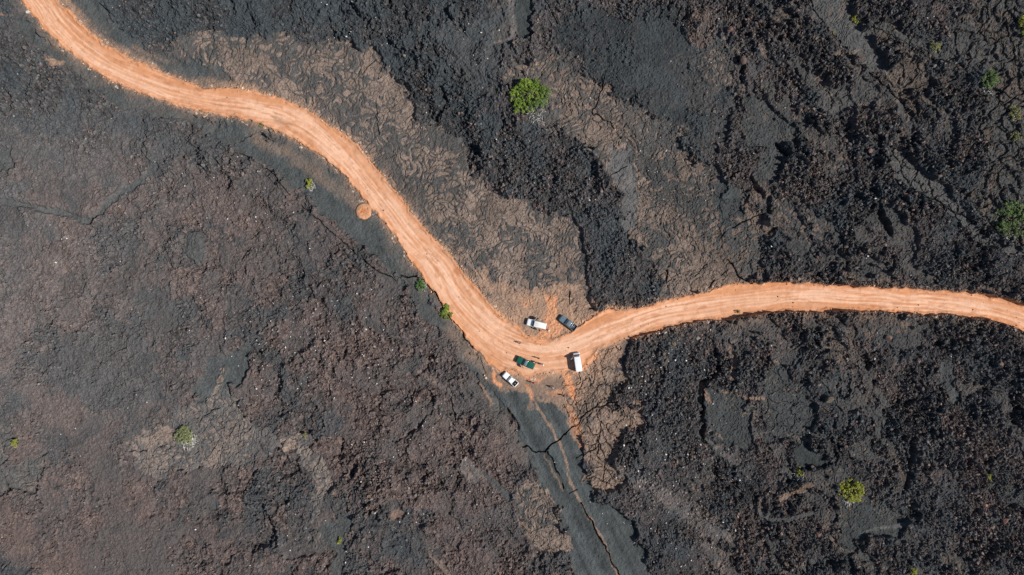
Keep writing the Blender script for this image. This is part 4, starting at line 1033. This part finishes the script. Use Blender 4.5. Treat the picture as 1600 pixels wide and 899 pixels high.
        if sp['bed'] == 'cover':
            bm = bmesh.new(); loft(bm, [rrect(b0 + .0, b1 + .0, wo - .01, wo - .01, rail + .004, .08), rrect(b0 + .01, b1 - .01, wo - .03, wo - .03, rail + .05, .08), rrect(b0 + .10, b1 - .10, wo - .14, wo - .14, rail + .065, .06)])
            bm_obj('bed_cover', bm, paint, root)
        else:
            bm = bmesh.new(); loft(bm, [ring(b0 + .075, b1 - .075, wi - .015, fl + .005), ring(b0 + .075, b1 - .075, wi - .015, fl + .03)])
            for k in range(7): box(bm, ((b0 + b1) / 2, (k - 3) * wi * .26, fl + .035), (b1 - b0 - .25, .05, .02))
            bm_obj('bed_liner', bm, M_BLACK, root)
            if sp.get('bar'):
                bm = bmesh.new()
                for dx in (0, -.28):
                    tube(bm, [(b1 - .1 + dx, -wi, rail), (b1 - .08 + dx, -wi + .12, rail + .42), (b1 - .08 + dx, wi - .12, rail + .42), (b1 - .1 + dx, wi, rail)], .05, .05, 8)
                bm_obj('sport_bar', bm, M_STEEL, root)
        bm = bmesh.new(); box(bm, (b0 - .012, 0, rail - .13), (.03, .26, .05)); bm_obj('tailgate_handle', bm, M_BLACK, bed)
    # open doors: (hinge x, side, length, opening degrees)
    for (hx, sd, ln, deg) in sp.get('doors', []):
        e = bpy.data.objects.new('door', None); COL.objects.link(e); e.parent = root
        e.location = (hx, sd * (w + .012), 0); e.rotation_euler = (0, 0, -sd * math.radians(deg))
        bm = bmesh.new(); loft(bm, [[(0, 0, .45), (-ln, 0, .45), (-ln, 0, belt), (0, 0, belt)], [(0, sd * .07, .47), (-ln, sd * .07, .47), (-ln, sd * .06, belt), (0, sd * .06, belt)]])
        th = H - .12
        lean = -sd * .10
        tube(bm, [(-.02, sd * .03, belt - .02), (-.28, sd * .03 + lean, th), (-ln + .05, sd * .03 + lean, th), (-ln + .02, sd * .03, belt - .02)], .028, .028, 6)
        bm_obj('door_panel', bm, paint, e, False)
        pane('door_window', [(-.08, sd * .03, belt), (-ln + .06, sd * .03, belt), (-ln + .07, sd * .03 + lean, th - .03), (-.30, sd * .03 + lean, th - .03)], M_GLASS, e, .006)
    return root

vehicle('off_road_wagon', 'long white off-road wagon with cream roof and doors ajar, above the bend', 'off-road car', 838.6, 506.6, 166.4,
        dict(L=5.1, W=1.78, H=2.05, belt=1.22, hood=1.12, paint=M_WHITE, roofpaint=M_CREAM, ws0=.92, cab0=-2.5, roof0=-2.42, roof1=.62, wt=.74, fo=.85, ro=1.15, win=[.02, .26, .50, .72, .97], ribs=5, wr=.39,
             doors=[(.80, -1, .95, 58), (-.22, -1, .85, 50), (-.10, 1, .9, 38)], mir=M_WHITE))
vehicle('pickup_truck', 'dark blue-grey double-cab pickup with short black bed beside the white wagon', 'pickup', 887.2, 505.0, 142.5,
        dict(L=4.95, W=1.80, H=1.72, belt=1.08, hood=1.0, paint=M_BLUE, ws0=1.05, cab0=-1.05, roof0=-.75, roof1=.35, wt=.70, fo=.85, ro=1.05, win=[.06, .48, .93], body_end=-1.15, bed='open', rail=1.02, bar=True, tz=.85, bump=M_BLUE))
vehicle('pickup_truck', 'dark green pickup with a flat green cover over its bed, on the bend', 'pickup', 821.2, 566.6, 155.3,
        dict(L=4.75, W=1.76, H=1.72, belt=1.10, hood=1.03, paint=M_GREEN, roofpaint=M_BLUE, ws0=.95, cab0=-.50, roof0=-.36, roof1=.32, wt=.68, fo=.80, ro=1.0, win=[.06, .94], body_end=-.58, bed='cover', rail=1.08, tz=.85, doors=[(.70, 1, .95, 40)], wr=.37))  # blue-grey roof colour stands in for sky reflected on the green roof
vehicle('pickup_truck', 'small white pickup with an open dark bed, on the lower road border', 'pickup', 797.3, 592.8, 138.5,
        dict(L=4.35, W=1.66, H=1.62, belt=1.05, hood=.98, paint=M_WHITE, ws0=.75, cab0=-.85, roof0=-.70, roof1=.20, wt=.66, fo=.75, ro=.90, win=[.06, .52, .94], body_end=-.93, bed='open', rail=1.02, tz=.85, bump=M_WHITE, mir=M_BLACK))
vehicle('minibus', 'white minibus with long plain roof and open front door, parked on the inner bend', 'minibus', 902.3, 565.6, 98.5,
        dict(L=4.75, W=1.72, H=2.02, belt=1.15, hood=1.05, paint=M_WHITE, ws0=2.02, cab0=-2.33, roof0=-2.28, roof1=1.50, wt=.77, fo=.95, ro=1.0, win=[.03, .30, .56, .78, .97], ribs=0, wr=.33, bump=M_WHITE, doors=[(1.62, 1, .95, 55)], mir=M_WHITE))

# spare wheel lying in the white pickup's bed
def spare():
    x, y = W(797.3, 592.8); hd = math.radians(138.5)
    lx, ly = -1.55, -.05
    e = bpy.data.objects.new('spare_tyre', None); COL.objects.link(e)
    e.location = (x + lx * math.cos(hd) - ly * math.sin(hd), y + lx * math.sin(hd) + ly * math.cos(hd), ground_z(x, y) + .80)
    e.rotation_euler = (math.radians(90), 0, hd)
    wheel(0, .01, .34, .22, e)
    w_ = e.children[0]; w_.location = (0, 0, 0)
    for c_ in list(w_.children): c_.parent = e
    bpy.data.objects.remove(w_)
    tag(e, 'spare tyre lying flat in the open bed of the white pickup', 'tyre')
spare()

# ------------------------------------------------------------------ people
M_SKIN = plain('skin', (.30, .17, .11), .6, .3, var=.08)
M_SKIN2 = plain('tanned_skin', (.16, .085, .055), .6, .3, var=.08)
M_HAIR = plain('dark_hair', (.018, .013, .010), .6, .3, var=.3)
M_EYE = plain('eye', (.03, .025, .02), .2, .5, var=.1)
CLOTH = {}
def cloth(n, c):
    if n not in CLOTH: CLOTH[n] = plain(n, c, .9, .15, var=.15, scale=14)
    return CLOTH[n]

def skin_mesh(verts, edges, radii, root_i, levels=1):
    me = bpy.data.meshes.new('tmp'); me.from_pydata(verts, edges, [])
    o = bpy.data.objects.new('tmp', me); COL.objects.link(o)
    o.modifiers.new('s', 'SKIN'); sv = me.skin_vertices[0].data
    for i, r in enumerate(radii):
        sv[i].radius = r if isinstance(r, tuple) else (r, r); sv[i].use_root = (i == root_i)
    sb = o.modifiers.new('d', 'SUBSURF'); sb.levels = levels; sb.render_levels = levels
    dg = bpy.context.evaluated_depsgraph_get(); dg.update()
    out = bpy.data.meshes.new_from_object(o.evaluated_get(dg))
    bpy.data.objects.remove(o); bpy.data.meshes.remove(me)
    return out

def person(label, px, py, face, shirt, trousers, pose='stand', skin=M_SKIN, hat=None, h=1.80, seed=0):
    k = h / 1.75; rnd = random.Random(seed)
    st = {'stand': .05, 'walk': .26, 'stride': .34}[pose]
    sw_ = {'stand': .05, 'walk': .20, 'stride': .26}[pose]
    def P(x, y, z): return (x * k, y * k, z * k)
    # x forward, y left
    hipL, hipR = P(0, .10, .90), P(0, -.10, .90)
    kneeL, kneeR = P(st * .55 + .04, .11, .50), P(-st * .35 + .04, -.11, .50)
    ankL, ankR = P(st, .11, .09), P(-st, -.11, .10)
    toeL, toeR = P(st + .19, .13, .045), P(-st + .18, -.13, .045)
    shL, shR = P(0, .19, 1.42), P(0, -.19, 1.42)
    elL, elR = P(-sw_ * .7, .26, 1.14), P(sw_ * .5, -.26, 1.14)
    wrL, wrR = P(-sw_ * .6 + .06, .27, .90), P(sw_ + .10, -.25, .93)
    if pose == 'stand' and seed % 2: elR, wrR = P(.10, -.27, 1.16), P(.30, -.12, 1.22)
    V = [P(0, 0, .95), P(0, 0, 1.15), P(0, 0, 1.36), P(0, 0, 1.47), P(.02, 0, 1.56), P(.03, 0, 1.66), P(.02, 0, 1.71),
         hipL, kneeL, ankL, toeL, hipR, kneeR, ankR, toeR, shL, elL, wrL, shR, elR, wrR]
    E = [(0, 1), (1, 2), (2, 3), (3, 4), (4, 5), (5, 6), (0, 7), (7, 8), (8, 9), (9, 10), (0, 11), (11, 12), (12, 13), (13, 14), (2, 15), (15, 16), (16, 17), (2, 18), (18, 19), (19, 20)]
    R = [(.14, .11), (.125, .10), (.14, .11), .055, .06, (.085, .08), .07, .085, .058, .040, .032, .085, .058, .040, .032, .062, .044, .030, .062, .044, .030]
    R = [tuple(c * k for c in r) if isinstance(r, tuple) else r * k for r in R]
    # hands: palm and five fingers each, growing out of the wrist
    for wi, ei in ((17, 16), (20, 19)):
        wv, ev = Vector(V[wi]), Vector(V[ei]); d = (wv - ev).normalized()
        s_ = d.cross(Vector((0, 1, 0))).normalized(); inn = s_.cross(d).normalized()
        palm = len(V); V.append(tuple(wv + d * .075 * k)); R.append((.038 * k, .018 * k)); E.append((wi, palm))
        for f, (off, ln) in enumerate(((-.030, .075), (-.010, .088), (.011, .082), (.030, .062))):
            b0 = len(V)
            V.append(tuple(wv + d * .095 * k + s_ * off * k)); R.append(.0095 * k); E.append((palm, b0))
            V.append(tuple(wv + d * (.095 + ln * .55) * k + s_ * off * 1.1 * k + inn * .008)); R.append(.0088 * k); E.append((b0, b0 + 1))
            V.append(tuple(wv + d * (.095 + ln) * k + s_ * off * 1.1 * k + inn * .028)); R.append(.0075 * k); E.append((b0 + 1, b0 + 2))
        b0 = len(V)
        V.append(tuple(wv + d * .045 * k - s_ * .040 * k + inn * .012)); R.append(.012 * k); E.append((palm, b0))
        V.append(tuple(wv + d * .085 * k - s_ * .058 * k + inn * .026)); R.append(.0095 * k); E.append((b0, b0 + 1))
    me = skin_mesh(V, E, R, 0)
    bm = bmesh.new(); bm.from_mesh(me)
    # face: nose, ears, mouth, eyes
    hc = Vector(P(.03, 0, 1.655))
    for (off, rad, sc, mi) in (((.088, 0, -.005), .02, (1.1, .7, 1.2), 0), ((.0, .082, 0), .024, (.7, .4, 1.2), 0), ((.0, -.082, 0), .024, (.7, .4, 1.2), 0), ((.080, 0, -.050), .02, (.5, 1.2, .35), 2),
                               ((.078, .030, .02), .012, (.7, 1, .8), 1), ((.078, -.030, .02), .012, (.7, 1, .8), 1)):
        r = bmesh.ops.create_uvsphere(bm, u_segments=8, v_segments=6, radius=rad * k, matrix=Matrix.Translation(hc + Vector(off) * k) @ Matrix.Diagonal((*sc, 1)))
        for f in {f for v_ in r['verts'] for f in v_.link_faces}: f.material_index = mi
    x, y = W(px, py)
    o = bm_obj('person', bm, [skin, M_EYE, M_TAIL], None)
    o.location = (x, y, ground_z(x, y)); o.rotation_euler = (0, 0, math.radians(face))
    tag(o, label, 'person', 'people standing about at the bend')
    # shirt and trousers follow the body
    sV = [P(0, 0, .93), P(0, 0, 1.15), P(0, 0, 1.37), P(0, 0, 1.445), shL, tuple(Vector(shL).lerp(Vector(elL), .75)), shR, tuple(Vector(shR).lerp(Vector(elR), .75))]
    sm = skin_mesh(sV, [(0, 1), (1, 2), (2, 3), (2, 4), (4, 5), (2, 6), (6, 7)], [(.185 * k, .145 * k), (.165 * k, .13 * k), (.175 * k, .14 * k), .085 * k, .092 * k, .076 * k, .092 * k, .076 * k], 0)
    tV = [P(0, 0, .96), hipL, kneeL, tuple(Vector(kneeL).lerp(Vector(ankL), .85)), hipR, kneeR, tuple(Vector(kneeR).lerp(Vector(ankR), .85))]
    tm_ = skin_mesh(tV, [(0, 1), (1, 2), (2, 3), (0, 4), (4, 5), (5, 6)], [(.165 * k, .13 * k), .112 * k, .082 * k, .068 * k, .112 * k, .082 * k, .068 * k], 0)
    for nm, mm, mt in (('shirt', sm, shirt), ('trousers', tm_, trousers)):
        mm.materials.clear(); mm.materials.append(mt)
        for p in mm.polygons: p.use_smooth = True
        c_ = bpy.data.objects.new(nm, mm); COL.objects.link(c_); c_.parent = o
    bm = bmesh.new()
    bmesh.ops.create_uvsphere(bm, u_segments=14, v_segments=10, radius=.112 * k, matrix=Matrix.Translation(hc + Vector((-.02, 0, .035)) * k) @ Matrix.Diagonal((1.0, .86, 1.0, 1)))
    for v_ in [v_ for v_ in bm.verts if v_.co.z < hc.z - .05 * k or (v_.co.x > hc.x + .045 * k and v_.co.z < hc.z + .055 * k)]: bm.verts.remove(v_)
    bm_obj('hair', bm, M_HAIR, o)
    if hat:
        bm = bmesh.new()
        prof = [(.20, .035), (.19, .045), (.112, .055), (.108, .10), (.085, .145), (.03, .155)]
        loft(bm, [[(hc.x + r_ * k * math.cos(2 * math.pi * q / 20), hc.y + r_ * k * math.sin(2 * math.pi * q / 20), hc.z + z_ * k) for q in range(20)] for r_, z_ in prof])
        bm_obj('hat', bm, hat, o)
    bm = bmesh.new()
    for an, to in ((ankL, toeL), (ankR, toeR)):
        a, t = Vector(an), Vector(to); f = (t - a); f.z = 0; f.normalize()
        tube(bm, [a - f * .05 + Vector((0, 0, -.035)), a + f * .04 + Vector((0, 0, -.02)), t + f * .03], .052 * k, .036 * k, 8)
    bm_obj('shoes', bm, M_BLACK, o)
    return o

c = cloth
wh, lg, dk, br, rd, pk_ = c('white_cotton', (.72, .72, .70)), c('light_grey_cotton', (.50, .50, .52)), c('black_cotton', (.025, .023, .024)), c('brown_cotton', (.07, .035, .025)), c('red_cotton', (.55, .025, .035)), c('faded_red_cotton', (.50, .16, .15))
jn, kh, nv = c('blue_denim', (.05, .075, .13)), c('khaki_cotton', (.26, .20, .13)), c('navy_cotton', (.02, .025, .05))
person('person in a light grey shirt walking alone on the road above the green pickup', 813, 536, 200, lg, nv, 'walk', seed=1)
person('person dressed in dark brown on the road right of the green pickup', 841.3, 559.6, 250, br, dk, 'stand', M_SKIN2, seed=2)
person('person in a white shirt and pale hat below the brown-clad one, by the green pickup', 848.6, 569.6, 170, wh, kh, 'walk', hat=wh, seed=3)
person('person in a pale khaki shirt close to the rear side of the green pickup', 837.6, 566.2, 300, kh, jn, 'stand', seed=4)
person('person in a bright red shirt and red cap-like hat right of the white pickup', 833.6, 598.2, 90, rd, dk, 'stand', hat=rd, seed=5)
person('person in a white shirt and navy trousers on grey ground left of the minibus rear', 863.2, 605.0, 20, wh, nv, 'stride', seed=6)
person('person dressed all in black on the dark ground, southernmost of all', 880.4, 618.2, 120, dk, dk, 'stand', M_SKIN2, seed=8)
person('person in white standing behind the rear of the long white wagon', 857.0, 516.2, 160, wh, kh, 'stand', hat=wh, seed=7)
person('person in a faded red shirt beside the lower flank of the white wagon', 843.3, 516.2, 80, pk_, dk, 'stand', seed=9)

# ------------------------------------------------------------------ light, sky, camera
wd = bpy.data.worlds.new('World'); scene.world = wd; wd.use_nodes = True
nt = wd.node_tree; bg = nt.nodes['Background']
sky = nt.nodes.new('ShaderNodeTexSky'); sky.sky_type = 'NISHITA'; sky.sun_disc = False
sky.sun_elevation = SUN_EL; sky.sun_rotation = SUN_AZ; sky.altitude = 300
nt.links.new(sky.outputs['Color'], bg.inputs['Color']); bg.inputs['Strength'].default_value = .065
sl = bpy.data.lights.new('sun', 'SUN'); sl.energy = 4.6; sl.angle = math.radians(.53); sl.color = (1, .955, .89)
so = bpy.data.objects.new('sun', sl); COL.objects.link(so)
d = Vector((-math.sin(SUN_AZ) * math.cos(SUN_EL), -math.cos(SUN_AZ) * math.cos(SUN_EL), -math.sin(SUN_EL)))
so.rotation_euler = d.to_track_quat('-Z', 'Y').to_euler(); so.location = (100, -30, 150)
cam = bpy.data.cameras.new('camera'); cam.lens = 24; cam.sensor_width = 36; cam.clip_end = 5000; cam.clip_start = 1
co = bpy.data.objects.new('camera', cam); COL.objects.link(co); co.location = (0, 0, CAM_H + .3); co.rotation_euler = (0, 0, 0)
scene.camera = co
vs = scene.view_settings; vs.view_transform = 'Standard'; vs.look = 'None'; vs.gamma = 1; vs.use_curve_mapping = False; vs.exposure = .27
scene.cycles.use_denoising = False
scene.cycles.max_bounces = 6; scene.cycles.diffuse_bounces = 3
